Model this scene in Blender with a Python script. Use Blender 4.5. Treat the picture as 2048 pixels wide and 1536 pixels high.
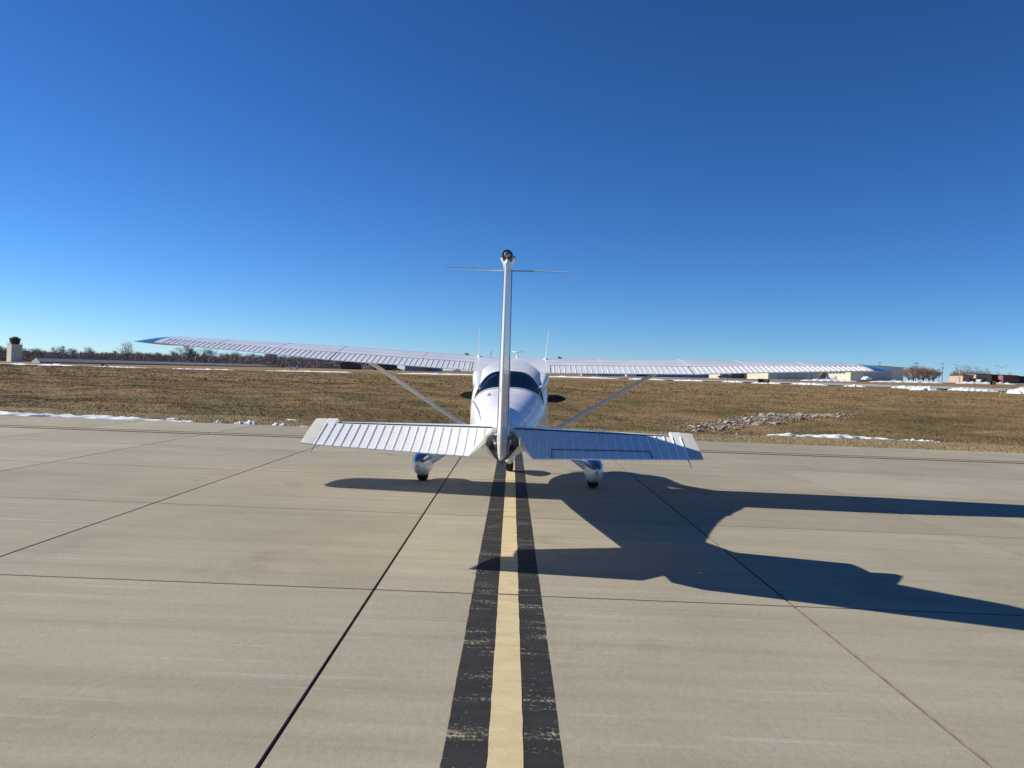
import bpy, bmesh, math, random
import numpy as np
from mathutils import Vector, Matrix

# ------------------------------------------------------------------ reset
for o in list(bpy.data.objects):
    bpy.data.objects.remove(o, do_unlink=True)
scene = bpy.context.scene
COL = scene.collection
R = math.radians
rng = np.random.default_rng(7)
random.seed(7)

# ------------------------------------------------------------------ camera
CAM_H = 1.57
cam_data = bpy.data.cameras.new('camera')
cam_data.sensor_width = 36.0
cam_data.lens = 36.0 * 1580.0 / 2048.0
cam_data.clip_start = 0.05
cam_data.clip_end = 6000
cam = bpy.data.objects.new('camera', cam_data)
COL.objects.link(cam)
pitch, roll = R(-0.40), R(2.3)
fwd = Vector((0, math.cos(pitch), math.sin(pitch)))
r0 = Vector((1, 0, 0))
u0 = r0.cross(fwd)
rr = r0 * math.cos(roll) + u0 * math.sin(roll)
uu = -r0 * math.sin(roll) + u0 * math.cos(roll)
M3 = Matrix((rr, uu, -fwd)).transposed()
cam.matrix_world = Matrix.Translation((0, 0, CAM_H)) @ M3.to_4x4()
scene.camera = cam

# ------------------------------------------------------------------ sky and sun
SUN_VEC = Vector((-1.59, 0.345, 1.0)).normalized()      # towards the sun
sun_el = math.asin(SUN_VEC.z)
sun_az = math.atan2(SUN_VEC.x, SUN_VEC.y)               # from +Y towards +X
world = bpy.data.worlds.new('World')
scene.world = world
world.use_nodes = True
wn = world.node_tree.nodes
wl = world.node_tree.links
wn.clear()
sky = wn.new('ShaderNodeTexSky')
sky.sky_type = 'NISHITA'
sky.sun_disc = False
sky.sun_elevation = sun_el
sky.sun_rotation = sun_az
sky.altitude = 400
sky.air_density = 0.8
sky.dust_density = 0.0
sky.ozone_density = 8.0
bg = wn.new('ShaderNodeBackground')
bg.inputs['Strength'].default_value = 0.067
wo = wn.new('ShaderNodeOutputWorld')
# camera-like contrast of the whole sky
gam = wn.new('ShaderNodeGamma')
gam.inputs['Gamma'].default_value = 1.2
hsv = wn.new('ShaderNodeHueSaturation')
hsv.inputs['Saturation'].default_value = 1.08
wl.new(sky.outputs['Color'], hsv.inputs['Color'])
wl.new(hsv.outputs['Color'], gam.inputs['Color'])
wl.new(gam.outputs['Color'], bg.inputs['Color'])
wl.new(bg.outputs['Background'], wo.inputs['Surface'])

sun_data = bpy.data.lights.new('sun', 'SUN')
sun_data.energy = 5.0
sun_data.angle = R(0.5)
sun_data.color = (1.0, 0.95, 0.86)
sun = bpy.data.objects.new('sun', sun_data)
COL.objects.link(sun)
sun.rotation_euler = SUN_VEC.to_track_quat('Z', 'Y').to_euler()
sun.location = (-30, 10, 30)

scene.view_settings.view_transform = 'Standard'
scene.view_settings.look = 'None'
scene.view_settings.exposure = 0.30
scene.view_settings.gamma = 1.0
scene.view_settings.use_curve_mapping = False
scene.render.engine = 'CYCLES'

# ------------------------------------------------------------------ helpers: materials
MATS = {}


def new_mat(name):
    m = bpy.data.materials.new(name)
    m.use_nodes = True
    nt = m.node_tree
    nt.nodes.clear()
    out = nt.nodes.new('ShaderNodeOutputMaterial')
    p = nt.nodes.new('ShaderNodeBsdfPrincipled')
    nt.links.new(p.outputs['BSDF'], out.inputs['Surface'])
    MATS[name] = m
    return m, nt, p


def nnode(nt, t, **kw):
    n = nt.nodes.new(t)
    for k, v in kw.items():
        setattr(n, k, v)
    return n


def noise(nt, vec, scale, detail=3.0, rough=0.55, mapscale=None, w=None):
    n = nt.nodes.new('ShaderNodeTexNoise')
    n.inputs['Scale'].default_value = scale
    n.inputs['Detail'].default_value = detail
    n.inputs['Roughness'].default_value = rough
    if mapscale:
        mp = nt.nodes.new('ShaderNodeMapping')
        mp.inputs['Scale'].default_value = mapscale
        if w:
            mp.inputs['Location'].default_value = w
        nt.links.new(vec, mp.inputs['Vector'])
        vec = mp.outputs['Vector']
    nt.links.new(vec, n.inputs['Vector'])
    return n.outputs['Fac']


def ramp(nt, fac, stops):
    r = nt.nodes.new('ShaderNodeValToRGB')
    el = r.color_ramp.elements
    while len(el) < len(stops):
        el.new(0.5)
    for e, (pos, c) in zip(el, stops):
        e.position = pos
        e.color = (c[0], c[1], c[2], 1) if not isinstance(c, float) else (c, c, c, 1)
    nt.links.new(fac, r.inputs['Fac'])
    return r.outputs['Color']


def mixc(nt, fac, a, b, mode='MIX'):
    m = nt.nodes.new('ShaderNodeMix')
    m.data_type = 'RGBA'
    m.blend_type = mode
    for sock, val in ((m.inputs[0], fac), (m.inputs[6], a), (m.inputs[7], b)):
        if hasattr(val, 'links') or hasattr(val, 'is_linked'):
            nt.links.new(val, sock)
        elif isinstance(val, (int, float)):
            sock.default_value = val
        else:
            sock.default_value = (val[0], val[1], val[2], 1)
    return m.outputs[2]


def math_n(nt, op, a, b=0.0, clamp=False):
    m = nt.nodes.new('ShaderNodeMath')
    m.operation = op
    m.use_clamp = clamp
    for s, v in ((m.inputs[0], a), (m.inputs[1], b)):
        if isinstance(v, (int, float)):
            s.default_value = v
        else:
            nt.links.new(v, s)
    return m.outputs[0]


def bump(nt, p, height, strength=0.3, dist=0.01):
    b = nt.nodes.new('ShaderNodeBump')
    b.inputs['Strength'].default_value = strength
    b.inputs['Distance'].default_value = dist
    nt.links.new(height, b.inputs['Height'])
    nt.links.new(b.outputs['Normal'], p.inputs['Normal'])


def pos_vec(nt):
    return nt.nodes.new('ShaderNodeNewGeometry').outputs['Position']


def obj_vec(nt):
    return nt.nodes.new('ShaderNodeTexCoord').outputs['Object']


def simple(name, col, rough=0.5, metal=0.0, var=0.12, scale=6.0, coat=0.0, spec=0.5):
    m, nt, p = new_mat(name)
    v = obj_vec(nt)
    f = noise(nt, v, scale, 4)
    dark = tuple(c * (1 - var) for c in col)
    lite = tuple(min(1, c * (1 + var)) for c in col)
    c = ramp(nt, f, [(0.3, dark), (0.7, lite)])
    nt.links.new(c, p.inputs['Base Color'])
    p.inputs['Roughness'].default_value = rough
    p.inputs['Metallic'].default_value = metal
    p.inputs['Coat Weight'].default_value = coat
    p.inputs['Coat Roughness'].default_value = 0.05
    p.inputs['Specular IOR Level'].default_value = spec
    return m


# ------------------------------------------------------------------ helpers: geometry
def link(o, parent=None):
    COL.objects.link(o)
    if parent is not None:
        o.parent = parent
    return o


def tag(o, label=None, cat=None, group=None, kind=None):
    if label:
        o['label'] = label
    if cat:
        o['category'] = cat
    if group:
        o['group'] = group
    if kind:
        o['kind'] = kind
    return o


def empty(name, loc=(0, 0, 0), rz=0.0):
    o = bpy.data.objects.new(name, None)
    o.empty_display_size = 0.2
    o.location = loc
    o.rotation_euler = (0, 0, rz)
    COL.objects.link(o)
    return o


def from_bm(name, bm, mat, parent=None, smooth=False, auto=None):
    me = bpy.data.meshes.new(name)
    bmesh.ops.recalc_face_normals(bm, faces=bm.faces[:])
    if auto is not None:
        for e in bm.edges:
            if len(e.link_faces) == 2 and e.calc_face_angle(0) > auto:
                e.smooth = False
    bm.to_mesh(me)
    bm.free()
    return from_me(name, me, mat, parent, smooth)


def from_me(name, me, mat, parent=None, smooth=False):
    if mat is not None:
        for mm in (mat if isinstance(mat, (list, tuple)) else [mat]):
            me.materials.append(MATS[mm] if isinstance(mm, str) else mm)
    if smooth:
        me.polygons.foreach_set('use_smooth', [True] * len(me.polygons))
    o = bpy.data.objects.new(name, me)
    return link(o, parent)


def mesh_np(name, verts, faces, mat, parent=None, smooth=False):
    me = bpy.data.meshes.new(name)
    me.from_pydata([tuple(v) for v in verts], [], [tuple(f) for f in faces])
    me.update()
    return from_me(name, me, mat, parent, smooth)


def tris_np(name, V, mat, parent=None):
    """V: (n,3,3) independent triangles"""
    n = len(V)
    me = bpy.data.meshes.new(name)
    me.vertices.add(n * 3)
    me.vertices.foreach_set('co', V.reshape(-1).astype(np.float32))
    me.loops.add(n * 3)
    me.loops.foreach_set('vertex_index', np.arange(n * 3, dtype=np.int32))
    me.polygons.add(n)
    me.polygons.foreach_set('loop_start', np.arange(0, n * 3, 3, dtype=np.int32))
    me.update()
    me.validate()
    return from_me(name, me, mat, parent)


def add_box(bm, c, s, rot=None):
    hx, hy, hz = s[0] / 2, s[1] / 2, s[2] / 2
    vs = []
    for dx, dy, dz in ((-1, -1, -1), (1, -1, -1), (1, 1, -1), (-1, 1, -1), (-1, -1, 1), (1, -1, 1), (1, 1, 1), (-1, 1, 1)):
        p = Vector((dx * hx, dy * hy, dz * hz))
        if rot is not None:
            p = rot @ p
        vs.append(bm.verts.new(p + Vector(c)))
    for f in ((0, 3, 2, 1), (4, 5, 6, 7), (0, 1, 5, 4), (1, 2, 6, 5), (2, 3, 7, 6), (3, 0, 4, 7)):
        bm.faces.new([vs[i] for i in f])
    return vs


def box(name, c, s, mat, parent=None, bev=0.0, rot=None):
    bm = bmesh.new()
    add_box(bm, c, s, rot)
    if bev:
        bmesh.ops.bevel(bm, geom=bm.edges[:], offset=bev, segments=2, affect='EDGES', profile=0.6)
    return from_bm(name, bm, mat, parent)


def add_loft(bm, rings, cap0=True, cap1=True, closed=True):
    """rings: list of lists of points, same length"""
    vr = [[bm.verts.new(Vector(p)) for p in ring] for ring in rings]
    n = len(rings[0])
    m = n if closed else n - 1
    for a, b in zip(vr[:-1], vr[1:]):
        for i in range(m):
            j = (i + 1) % n
            try:
                bm.faces.new((a[i], a[j], b[j], b[i]))
            except ValueError:
                pass
    if cap0:
        bm.faces.new(vr[0])
    if cap1:
        bm.faces.new(list(reversed(vr[-1])))
    return vr


def add_tube(bm, pts, radii, n=10, flat=1.0, cap=True, up=None):
    pts = [Vector(p) for p in pts]
    if isinstance(radii, (int, float)):
        radii = [radii] * len(pts)
    rings = []
    for i, p in enumerate(pts):
        if i == 0:
            d = pts[1] - pts[0]
        elif i == len(pts) - 1:
            d = pts[-1] - pts[-2]
        else:
            d = pts[i + 1] - pts[i - 1]
        d.normalize()
        ref = Vector(up) if up else (Vector((0, 0, 1)) if abs(d.z) < 0.9 else Vector((0, 1, 0)))
        a = d.cross(ref).normalized()
        b = d.cross(a).normalized()
        rings.append([p + (a * math.cos(t) + b * math.sin(t) * flat) * radii[i]
                      for t in (2 * math.pi * k / n for k in range(n))])
    add_loft(bm, rings, cap, cap)


def tube(name, pts, radii, mat, parent=None, n=10, flat=1.0, up=None, smooth=True):
    bm = bmesh.new()
    add_tube(bm, pts, radii, n, flat, True, up)
    return from_bm(name, bm, mat, parent, smooth=smooth, auto=R(40))


def sph(bm, c, r, sx=1, sy=1, sz=1, seg=16, rings=10):
    g = bmesh.ops.create_uvsphere(bm, u_segments=seg, v_segments=rings, radius=r)
    for v in g['verts']:
        v.co = Vector((v.co.x * sx, v.co.y * sy, v.co.z * sz)) + Vector(c)


# ------------------------------------------------------------------ materials
def mat_concrete():
    m, nt, p = new_mat('concrete')
    v = pos_vec(nt)
    inf = nt.nodes.new('ShaderNodeObjectInfo')
    big = noise(nt, v, 0.55, 5, 0.6)
    streak = noise(nt, v, 1.0, 5, 0.65, (0.22, 5.0, 1.0))
    streak2 = noise(nt, v, 1.0, 4, 0.6, (0.5, 16.0, 1.0), (3, 7, 0))
    grain = noise(nt, v, 110.0, 3, 0.7)
    grain2 = noise(nt, v, 34.0, 4, 0.7, (1.0, 0.45, 1.0))
    base = ramp(nt, big, [(0.25, (0.318, 0.275, 0.196)), (0.5, (0.365, 0.320, 0.230)), (0.75, (0.408, 0.360, 0.264))])
    base = mixc(nt, 0.9, base, ramp(nt, streak, [(0.3, (0.86, 0.85, 0.84)), (0.5, (1, 1, 1)), (0.72, (1.10, 1.10, 1.10))]), 'MULTIPLY')
    stain = ramp(nt, noise(nt, v, 1.0, 5, 0.7, (0.9, 0.7, 1.0), (9, 2, 0)), [(0.57, 0.0), (0.75, 0.6)])
    base = mixc(nt, stain, base, (0.235, 0.195, 0.145))
    spot = ramp(nt, noise(nt, v, 7.0, 3, 0.6), [(0.73, 0.0), (0.79, 0.6)])
    base = mixc(nt, spot, base, (0.19, 0.16, 0.125))
    pale = ramp(nt, streak2, [(0.60, 0.0), (0.73, 0.75)])
    base = mixc(nt, pale, base, (0.47, 0.43, 0.37))
    base = mixc(nt, 0.7, base, ramp(nt, grain, [(0.25, (0.66, 0.66, 0.66)), (0.52, (1, 1, 1)), (0.8, (1.28, 1.28, 1.28))]), 'MULTIPLY')
    base = mixc(nt, 0.75, base, ramp(nt, grain2, [(0.28, (0.84, 0.83, 0.82)), (0.55, (1, 1, 1)), (0.75, (1.09, 1.09, 1.09))]), 'MULTIPLY')
    rnd = ramp(nt, inf.outputs['Random'], [(0.0, (0.90, 0.895, 0.89)), (0.5, (1.0, 1.0, 1.0)), (1.0, (1.09, 1.09, 1.10))])
    base = mixc(nt, 1.0, base, rnd, 'MULTIPLY')
    nt.links.new(base, p.inputs['Base Color'])
    p.inputs['Roughness'].default_value = 0.88
    p.inputs['Specular IOR Level'].default_value = 0.25
    h = math_n(nt, 'ADD', grain, math_n(nt, 'MULTIPLY', streak2, 0.5))
    bump(nt, p, h, 0.35, 0.004)


def mat_paint_line(name, col_a, col_b, wear_lo, wear_hi, edge=0.0):
    """worn paint: chips let the concrete underneath show"""
    m = bpy.data.materials.new(name)
    m.use_nodes = True
    MATS[name] = m
    nt = m.node_tree
    nt.nodes.clear()
    out = nt.nodes.new('ShaderNodeOutputMaterial')
    p = nt.nodes.new('ShaderNodeBsdfPrincipled')
    tr = nt.nodes.new('ShaderNodeBsdfTransparent')
    mix = nt.nodes.new('ShaderNodeMixShader')
    v = pos_vec(nt)
    fine = noise(nt, v, 1.0, 4, 0.75, (55, 40, 1))
    rows = noise(nt, v, 1.0, 4, 0.7, (1.2, 4.5, 1))
    rows2 = noise(nt, v, 1.0, 2, 0.5, (1.5, 30, 1), (5, 3, 0))
    tint = noise(nt, v, 1.0, 4, 0.6, (4, 9, 1))
    c = ramp(nt, tint, [(0.3, col_a), (0.7, col_b)])
    g = noise(nt, v, 170.0, 2, 0.6)
    c = mixc(nt, 0.8, c, ramp(nt, g, [(0.25, (0.75, 0.75, 0.75)), (0.55, (1, 1, 1)), (0.8, (1.25, 1.25, 1.25))]), 'MULTIPLY')
    nt.links.new(c, p.inputs['Base Color'])
    p.inputs['Roughness'].default_value = 0.75
    p.inputs['Specular IOR Level'].default_value = 0.25
    w = math_n(nt, 'ADD', math_n(nt, 'MULTIPLY', fine, 0.9), math_n(nt, 'MULTIPLY', rows, 0.75))
    w = math_n(nt, 'ADD', w, math_n(nt, 'MULTIPLY', rows2, 0.35))
    w = math_n(nt, 'MULTIPLY', w, 0.5)
    f = ramp(nt, w, [(wear_lo, 0.0), (wear_hi, 1.0)])
    nt.links.new(f, mix.inputs['Fac'])
    nt.links.new(p.outputs['BSDF'], mix.inputs[1])
    nt.links.new(tr.outputs['BSDF'], mix.inputs[2])
    nt.links.new(mix.outputs['Shader'], out.inputs['Surface'])


def grass_color(nt, v):
    n1 = noise(nt, v, 1.0, 5, 0.6, (0.035, 0.085, 0.0))
    n2 = noise(nt, v, 1.0, 5, 0.65, (0.16, 0.35, 0.0), (11, 4, 0))
    n3 = noise(nt, v, 1.0, 4, 0.7, (1.5, 2.4, 0.0), (2, 9, 0))
    c = ramp(nt, n1, [(0.34, (0.238, 0.150, 0.074)), (0.50, (0.300, 0.205, 0.102)), (0.66, (0.250, 0.180, 0.078))])
    sep0 = nt.nodes.new('ShaderNodeSeparateXYZ')
    nt.links.new(v, sep0.inputs[0])
    wet = nt.nodes.new('ShaderNodeMapRange')          # the damp ditch banks are greener
    wet.inputs['From Min'].default_value = 62.0
    wet.inputs['From Max'].default_value = 40.0
    wet.inputs['To Min'].default_value = 0.0
    wet.inputs['To Max'].default_value = 0.10
    nt.links.new(sep0.outputs['Y'], wet.inputs['Value'])
    green = ramp(nt, math_n(nt, 'ADD', n2, wet.outputs['Result']), [(0.50, 0.0), (0.72, 0.85)])
    c = mixc(nt, green, c, (0.112, 0.100, 0.042))
    rust = ramp(nt, noise(nt, v, 1.0, 4, 0.6, (0.10, 0.25, 0.0), (31, 17, 0)), [(0.55, 0.0), (0.72, 0.6)])
    c = mixc(nt, rust, c, (0.225, 0.125, 0.062))
    # mown strip by the concrete edge is straw coloured
    sep = nt.nodes.new('ShaderNodeSeparateXYZ')
    nt.links.new(v, sep.inputs[0])
    yy = math_n(nt, 'ADD', sep.outputs['Y'], math_n(nt, 'MULTIPLY', sep.outputs['X'], -0.045))
    yy = math_n(nt, 'ADD', yy, math_n(nt, 'MULTIPLY', n3, 1.6))
    strip = nt.nodes.new('ShaderNodeMapRange')
    strip.inputs['From Min'].default_value = 26.8
    strip.inputs['From Max'].default_value = 28.6
    strip.inputs['To Min'].default_value = 0.85
    strip.inputs['To Max'].default_value = 0.0
    nt.links.new(yy, strip.inputs['Value'])
    c = mixc(nt, strip.outputs['Result'], c, (0.34, 0.262, 0.145))
    c = mixc(nt, 0.5, c, ramp(nt, n3, [(0.25, (0.62, 0.62, 0.60)), (0.5, (1, 1, 1)), (0.78, (1.35, 1.33, 1.28))]), 'MULTIPLY')
    return c


def mat_ground():
    m, nt, p = new_mat('grass_ground')
    v = pos_vec(nt)
    c = grass_color(nt, v)
    f = noise(nt, v, 1.0, 5, 0.75, (9, 6, 1))
    c = mixc(nt, 0.6, c, ramp(nt, f, [(0.3, (0.60, 0.60, 0.58)), (0.52, (1, 1, 1)), (0.75, (1.35, 1.33, 1.3))]), 'MULTIPLY')
    nt.links.new(c, p.inputs['Base Color'])
    p.inputs['Roughness'].default_value = 0.95
    p.inputs['Specular IOR Level'].default_value = 0.1
    bump(nt, p, f, 0.8, 0.08)


def mat_grass():
    m, nt, p = new_mat('grass_blades')
    v = pos_vec(nt)
    g = nt.nodes.new('ShaderNodeNewGeometry')
    c = grass_color(nt, v)
    c = mixc(nt, 1.0, c, ramp(nt, g.outputs['Random Per Island'], [(0.0, (0.92, 0.91, 0.87)), (0.5, (1.1, 1.08, 1.04)), (1.0, (1.32, 1.28, 1.2))]), 'MULTIPLY')
    nt.links.new(c, p.inputs['Base Color'])
    p.inputs['Roughness'].default_value = 0.8
    p.inputs['Specular IOR Level'].default_value = 0.15


def mat_white():
    m, nt, p = new_mat('white_paint')
    v = obj_vec(nt)
    n = noise(nt, v, 2.3, 5, 0.6)
    c = ramp(nt, n, [(0.3, (0.87, 0.855, 0.82)), (0.7, (0.91, 0.895, 0.86))])
    d = noise(nt, v, 26.0, 5, 0.7)
    c = mixc(nt, 0.35, c, ramp(nt, d, [(0.25, (0.80, 0.79, 0.77)), (0.5, (1, 1, 1))]), 'MULTIPLY')
    nt.links.new(c, p.inputs['Base Color'])
    nt.links.new(ramp(nt, n, [(0.3, 0.22), (0.7, 0.34)]), p.inputs['Roughness'])
    p.inputs['Coat Weight'].default_value = 0.4
    p.inputs['Coat Roughness'].default_value = 0.06
    bump(nt, p, noise(nt, v, 3.5, 2, 0.5), 0.06, 0.02)


def mat_glass():
    m = bpy.data.materials.new('window_glass')
    m.use_nodes = True
    MATS['window_glass'] = m
    nt = m.node_tree
    nt.nodes.clear()
    out = nt.nodes.new('ShaderNodeOutputMaterial')
    tr = nt.nodes.new('ShaderNodeBsdfTransparent')
    tr.inputs['Color'].default_value = (0.80, 0.83, 0.83, 1)
    gl = nt.nodes.new('ShaderNodeBsdfGlossy')
    gl.inputs['Roughness'].default_value = 0.03
    fr = nt.nodes.new('ShaderNodeFresnel')
    fr.inputs['IOR'].default_value = 1.27
    n = noise(nt, obj_vec(nt), 3.0, 3)
    bpn = nt.nodes.new('ShaderNodeBump')
    bpn.inputs['Strength'].default_value = 0.05
    nt.links.new(n, bpn.inputs['Height'])
    nt.links.new(bpn.outputs['Normal'], gl.inputs['Normal'])
    mx = nt.nodes.new('ShaderNodeMixShader')
    nt.links.new(fr.outputs['Fac'], mx.inputs['Fac'])
    nt.links.new(tr.outputs['BSDF'], mx.inputs[1])
    nt.links.new(gl.outputs['BSDF'], mx.inputs[2])
    nt.links.new(mx.outputs['Shader'], out.inputs['Surface'])


def mat_snow():
    m, nt, p = new_mat('snow')
    v = pos_vec(nt)
    n = noise(nt, v, 5.0, 5, 0.65)
    d = noise(nt, v, 1.3, 5, 0.7)
    c = ramp(nt, n, [(0.3, (0.72, 0.74, 0.78)), (0.6, (0.88, 0.89, 0.91))])
    c = mixc(nt, ramp(nt, d, [(0.56, 0.0), (0.75, 0.45)]), c, (0.50, 0.46, 0.40))
    nt.links.new(c, p.inputs['Base Color'])
    p.inputs['Roughness'].default_value = 0.7
    bump(nt, p, n, 0.5, 0.05)


def mat_stone():
    m, nt, p = new_mat('stone')
    inf = nt.nodes.new('ShaderNodeObjectInfo')
    v = obj_vec(nt)
    n = noise(nt, v, 5.0, 5, 0.7)
    c = ramp(nt, inf.outputs['Random'], [(0.0, (0.25, 0.21, 0.165)), (0.35, (0.44, 0.38, 0.285)), (0.7, (0.37, 0.33, 0.27)), (1.0, (0.55, 0.49, 0.39))])
    c = mixc(nt, 0.8, c, ramp(nt, n, [(0.3, (0.6, 0.58, 0.55)), (0.6, (1, 1, 1))]), 'MULTIPLY')
    nt.links.new(c, p.inputs['Base Color'])
    p.inputs['Roughness'].default_value = 0.9
    bump(nt, p, n, 0.6, 0.03)


def mat_metal_siding(name, col, scale=2.2):
    m, nt, p = new_mat(name)
    v = obj_vec(nt)
    w = nt.nodes.new('ShaderNodeTexWave')
    w.wave_type = 'BANDS'
    w.bands_direction = 'DIAGONAL'
    w.inputs['Scale'].default_value = scale
    nt.links.new(v, w.inputs['Vector'])
    n = noise(nt, v, 0.35, 5, 0.7)
    c = ramp(nt, n, [(0.3, tuple(x * 0.86 for x in col)), (0.7, tuple(x * 1.08 for x in col))])
    c = mixc(nt, 0.35, c, ramp(nt, w.outputs['Fac'], [(0.0, (0.85, 0.85, 0.85)), (0.4, (1, 1, 1))]), 'MULTIPLY')
    nt.links.new(c, p.inputs['Base Color'])
    p.inputs['Roughness'].default_value = 0.5
    bump(nt, p, w.outputs['Fac'], 0.3, 0.03)


mat_concrete()
mat_paint_line('yellow_line_paint', (0.56, 0.44, 0.235), (0.70, 0.57, 0.33), 0.62, 0.76)
mat_paint_line('black_line_paint', (0.023, 0.0225, 0.0215), (0.040, 0.039, 0.037), 0.505, 0.60)
mat_paint_line('edge_dark_paint', (0.050, 0.036, 0.026), (0.085, 0.060, 0.040), 0.64, 0.72)
mat_paint_line('edge_yellow_paint', (0.36, 0.27, 0.17), (0.44, 0.33, 0.21), 0.56, 0.68)
mat_ground()
mat_grass()
mat_white()
mat_glass()
mat_snow()
mat_stone()
mat_metal_siding('cream_siding', (0.60, 0.55, 0.42))
mat_metal_siding('blue_siding', (0.18, 0.27, 0.42))
mat_metal_siding('grey_siding', (0.36, 0.37, 0.38))
mat_metal_siding('white_siding', (0.72, 0.71, 0.68))
mat_metal_siding('roof_metal', (0.50, 0.50, 0.50))
mat_metal_siding('grey_roof', (0.24, 0.225, 0.20))
simple('joint_sealant', (0.030, 0.028, 0.026), 0.8, var=0.3, scale=12)
simple('slab_edge', (0.165, 0.135, 0.100), 0.9, var=0.35, scale=9)
simple('runway_concrete', (0.38, 0.36, 0.33), 0.9, var=0.1, scale=0.15)
simple('blue_paint', (0.028, 0.080, 0.215), 0.22, var=0.08, coat=0.8)
simple('stripe_purple', (0.16, 0.06, 0.20), 0.3, coat=0.5)
simple('cream_plastic', (0.66, 0.64, 0.55), 0.45, var=0.05)
simple('seam_dark', (0.07, 0.075, 0.085), 0.6)
simple('seam_grey', (0.56, 0.56, 0.57), 0.5)
simple('rubber', (0.012, 0.012, 0.013), 0.75, var=0.3, scale=20)
simple('prop_black', (0.012, 0.012, 0.013), 0.55, var=0.2)
simple('cabin_lining', (0.060, 0.058, 0.055), 0.85, var=0.2)
simple('seat_fabric', (0.022, 0.023, 0.028), 0.9, var=0.3, scale=30)
simple('chrome', (0.75, 0.75, 0.76), 0.18, metal=1.0, var=0.05)
simple('dark_metal', (0.05, 0.05, 0.055), 0.45, metal=0.3)
simple('fairing_blue', (0.006, 0.022, 0.070), 0.15, var=0.1, coat=0.8)
simple('tail_cone_shade', (0.11, 0.10, 0.085), 0.6, var=0.4, scale=15)  # shade at the tail cone end put into a dark colour
simple('grey_leg', (0.50, 0.51, 0.53), 0.35, var=0.1, coat=0.3)
simple('lens_glass', (0.32, 0.34, 0.33), 0.08, metal=0.7, var=0.2, scale=40)
simple('bark', (0.13, 0.105, 0.09), 0.95, var=0.3)
simple('twigs', (0.235, 0.195, 0.190), 0.95, var=0.3, scale=0.6)
simple('twigs_brown', (0.30, 0.215, 0.165), 0.95, var=0.3, scale=0.6)
simple('twigs_pale', (0.28, 0.23, 0.20), 0.95, var=0.25, scale=0.6)
simple('evergreen', (0.030, 0.036, 0.026), 0.95, var=0.4, scale=0.6)
simple('tower_concrete', (0.66, 0.60, 0.50), 0.85, var=0.1, scale=0.5)
simple('cab_glass', (0.030, 0.035, 0.045), 0.12, var=0.3, scale=0.5)
simple('cab_dark', (0.055, 0.052, 0.055), 0.6)
simple('tan_blind', (0.42, 0.30, 0.19), 0.8)
simple('brick_red', (0.30, 0.10, 0.065), 0.9, var=0.25, scale=1.5)
simple('brick_tan', (0.46, 0.33, 0.25), 0.9, var=0.15, scale=1.5)
simple('brick_dark', (0.085, 0.055, 0.052), 0.9, var=0.2, scale=1.5)
simple('wood_pole', (0.16, 0.13, 0.11), 0.9, var=0.2)
simple('galvanised', (0.45, 0.46, 0.47), 0.5, metal=0.5, var=0.1)
simple('sign_black', (0.012, 0.012, 0.012), 0.5)
simple('sign_yellow', (0.80, 0.47, 0.03), 0.5, var=0.06)
simple('lime_stake', (0.60, 1.0, 0.22), 0.5, var=0.05)
simple('car_white', (0.75, 0.76, 0.77), 0.25, coat=0.7, var=0.03)
simple('car_dark', (0.035, 0.045, 0.06), 0.25, coat=0.7, var=0.1)
simple('car_glass', (0.02, 0.025, 0.03), 0.1)

# ------------------------------------------------------------------ terrain
TY = [20, 24, 27, 31, 34, 38, 46, 55, 80, 120, 168, 250, 500, 1000, 3500]
TZ = [-.03, -.03, -.06, -.90, -1.00, -.42, .24, .60, 1.10, 1.57, 2.1, 2.45, 5.0, 9.8, 22]
TK = [0, 0, 0, .1, .2, .3, .4, .52, .8, 1.5, 3.2, 6.0, 8.9, 15, 40]
SHEAR = 0.045
EDGE0 = 22.3


def terr(x, y):
    x = np.asarray(x, float)
    y = np.asarray(y, float)
    yy = y - SHEAR * x * np.clip(1 - (y - 40) / 40, 0, 1)
    t = np.clip(x / np.maximum(y, 20), -1.0, 0.85)
    z = np.interp(yy, TY, TZ) + np.interp(yy, TY, TK) * t
    z = z + .75 * np.exp(-((x - 21) / 8.0) ** 2 - ((y - 34) / 3.6) ** 2) + .45 * np.exp(-((x + 9) / 9.0) ** 2 - ((y - 35) / 4.0) ** 2)
    z = z + .5 * np.exp(-((x + 26) / 9.0) ** 2 - ((y - 33) / 5.0) ** 2)
    amp = np.clip((yy - 24) / 8, 0, 1)
    und = (0.05 * np.sin(x * 0.55 + 0.8 * np.sin(y * 0.31)) + 0.05 * np.sin(y * 0.7 + x * 0.22)
           + 0.035 * np.sin(x * 1.7 + y * 1.1) + 0.03 * np.sin(x * 1.1 - y * 2.0 + 1.3))
    return z + und * amp * np.clip(1.6 - y / 120, 0.3, 1.0)


def tz(x, y):
    return float(terr(x, y))


xs = np.concatenate([-np.geomspace(3000, 62, 26), np.arange(-60, 60.01, 0.6), np.geomspace(62, 3000, 26)])
vs_ = np.concatenate([[-1500, -600, -200, -60, -20, 0, 12, 21.0, 21.95, 22.05, 22.2, 22.4, 22.8],
                      np.arange(23.2, 60, 0.4), np.arange(60, 120, 1.0), np.arange(120, 500, 6.0), np.geomspace(500, 3500, 14)])
GX, GV = np.meshgrid(xs, vs_)
GY = GV + SHEAR * np.clip(GX, -400, 400) * np.clip(1 - (GV - 40) / 40, 0, 1) * (GV > 5)
GZ = terr(GX, GY)
GZ = np.where(GV < 22.0, -0.34, GZ)
nr, nc = GX.shape
V = np.stack([GX, GY, GZ], -1).reshape(-1, 3)
idx = np.arange(nr * nc).reshape(nr, nc)
F = np.stack([idx[:-1, :-1], idx[:-1, 1:], idx[1:, 1:], idx[1:, :-1]], -1).reshape(-1, 4)
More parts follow.
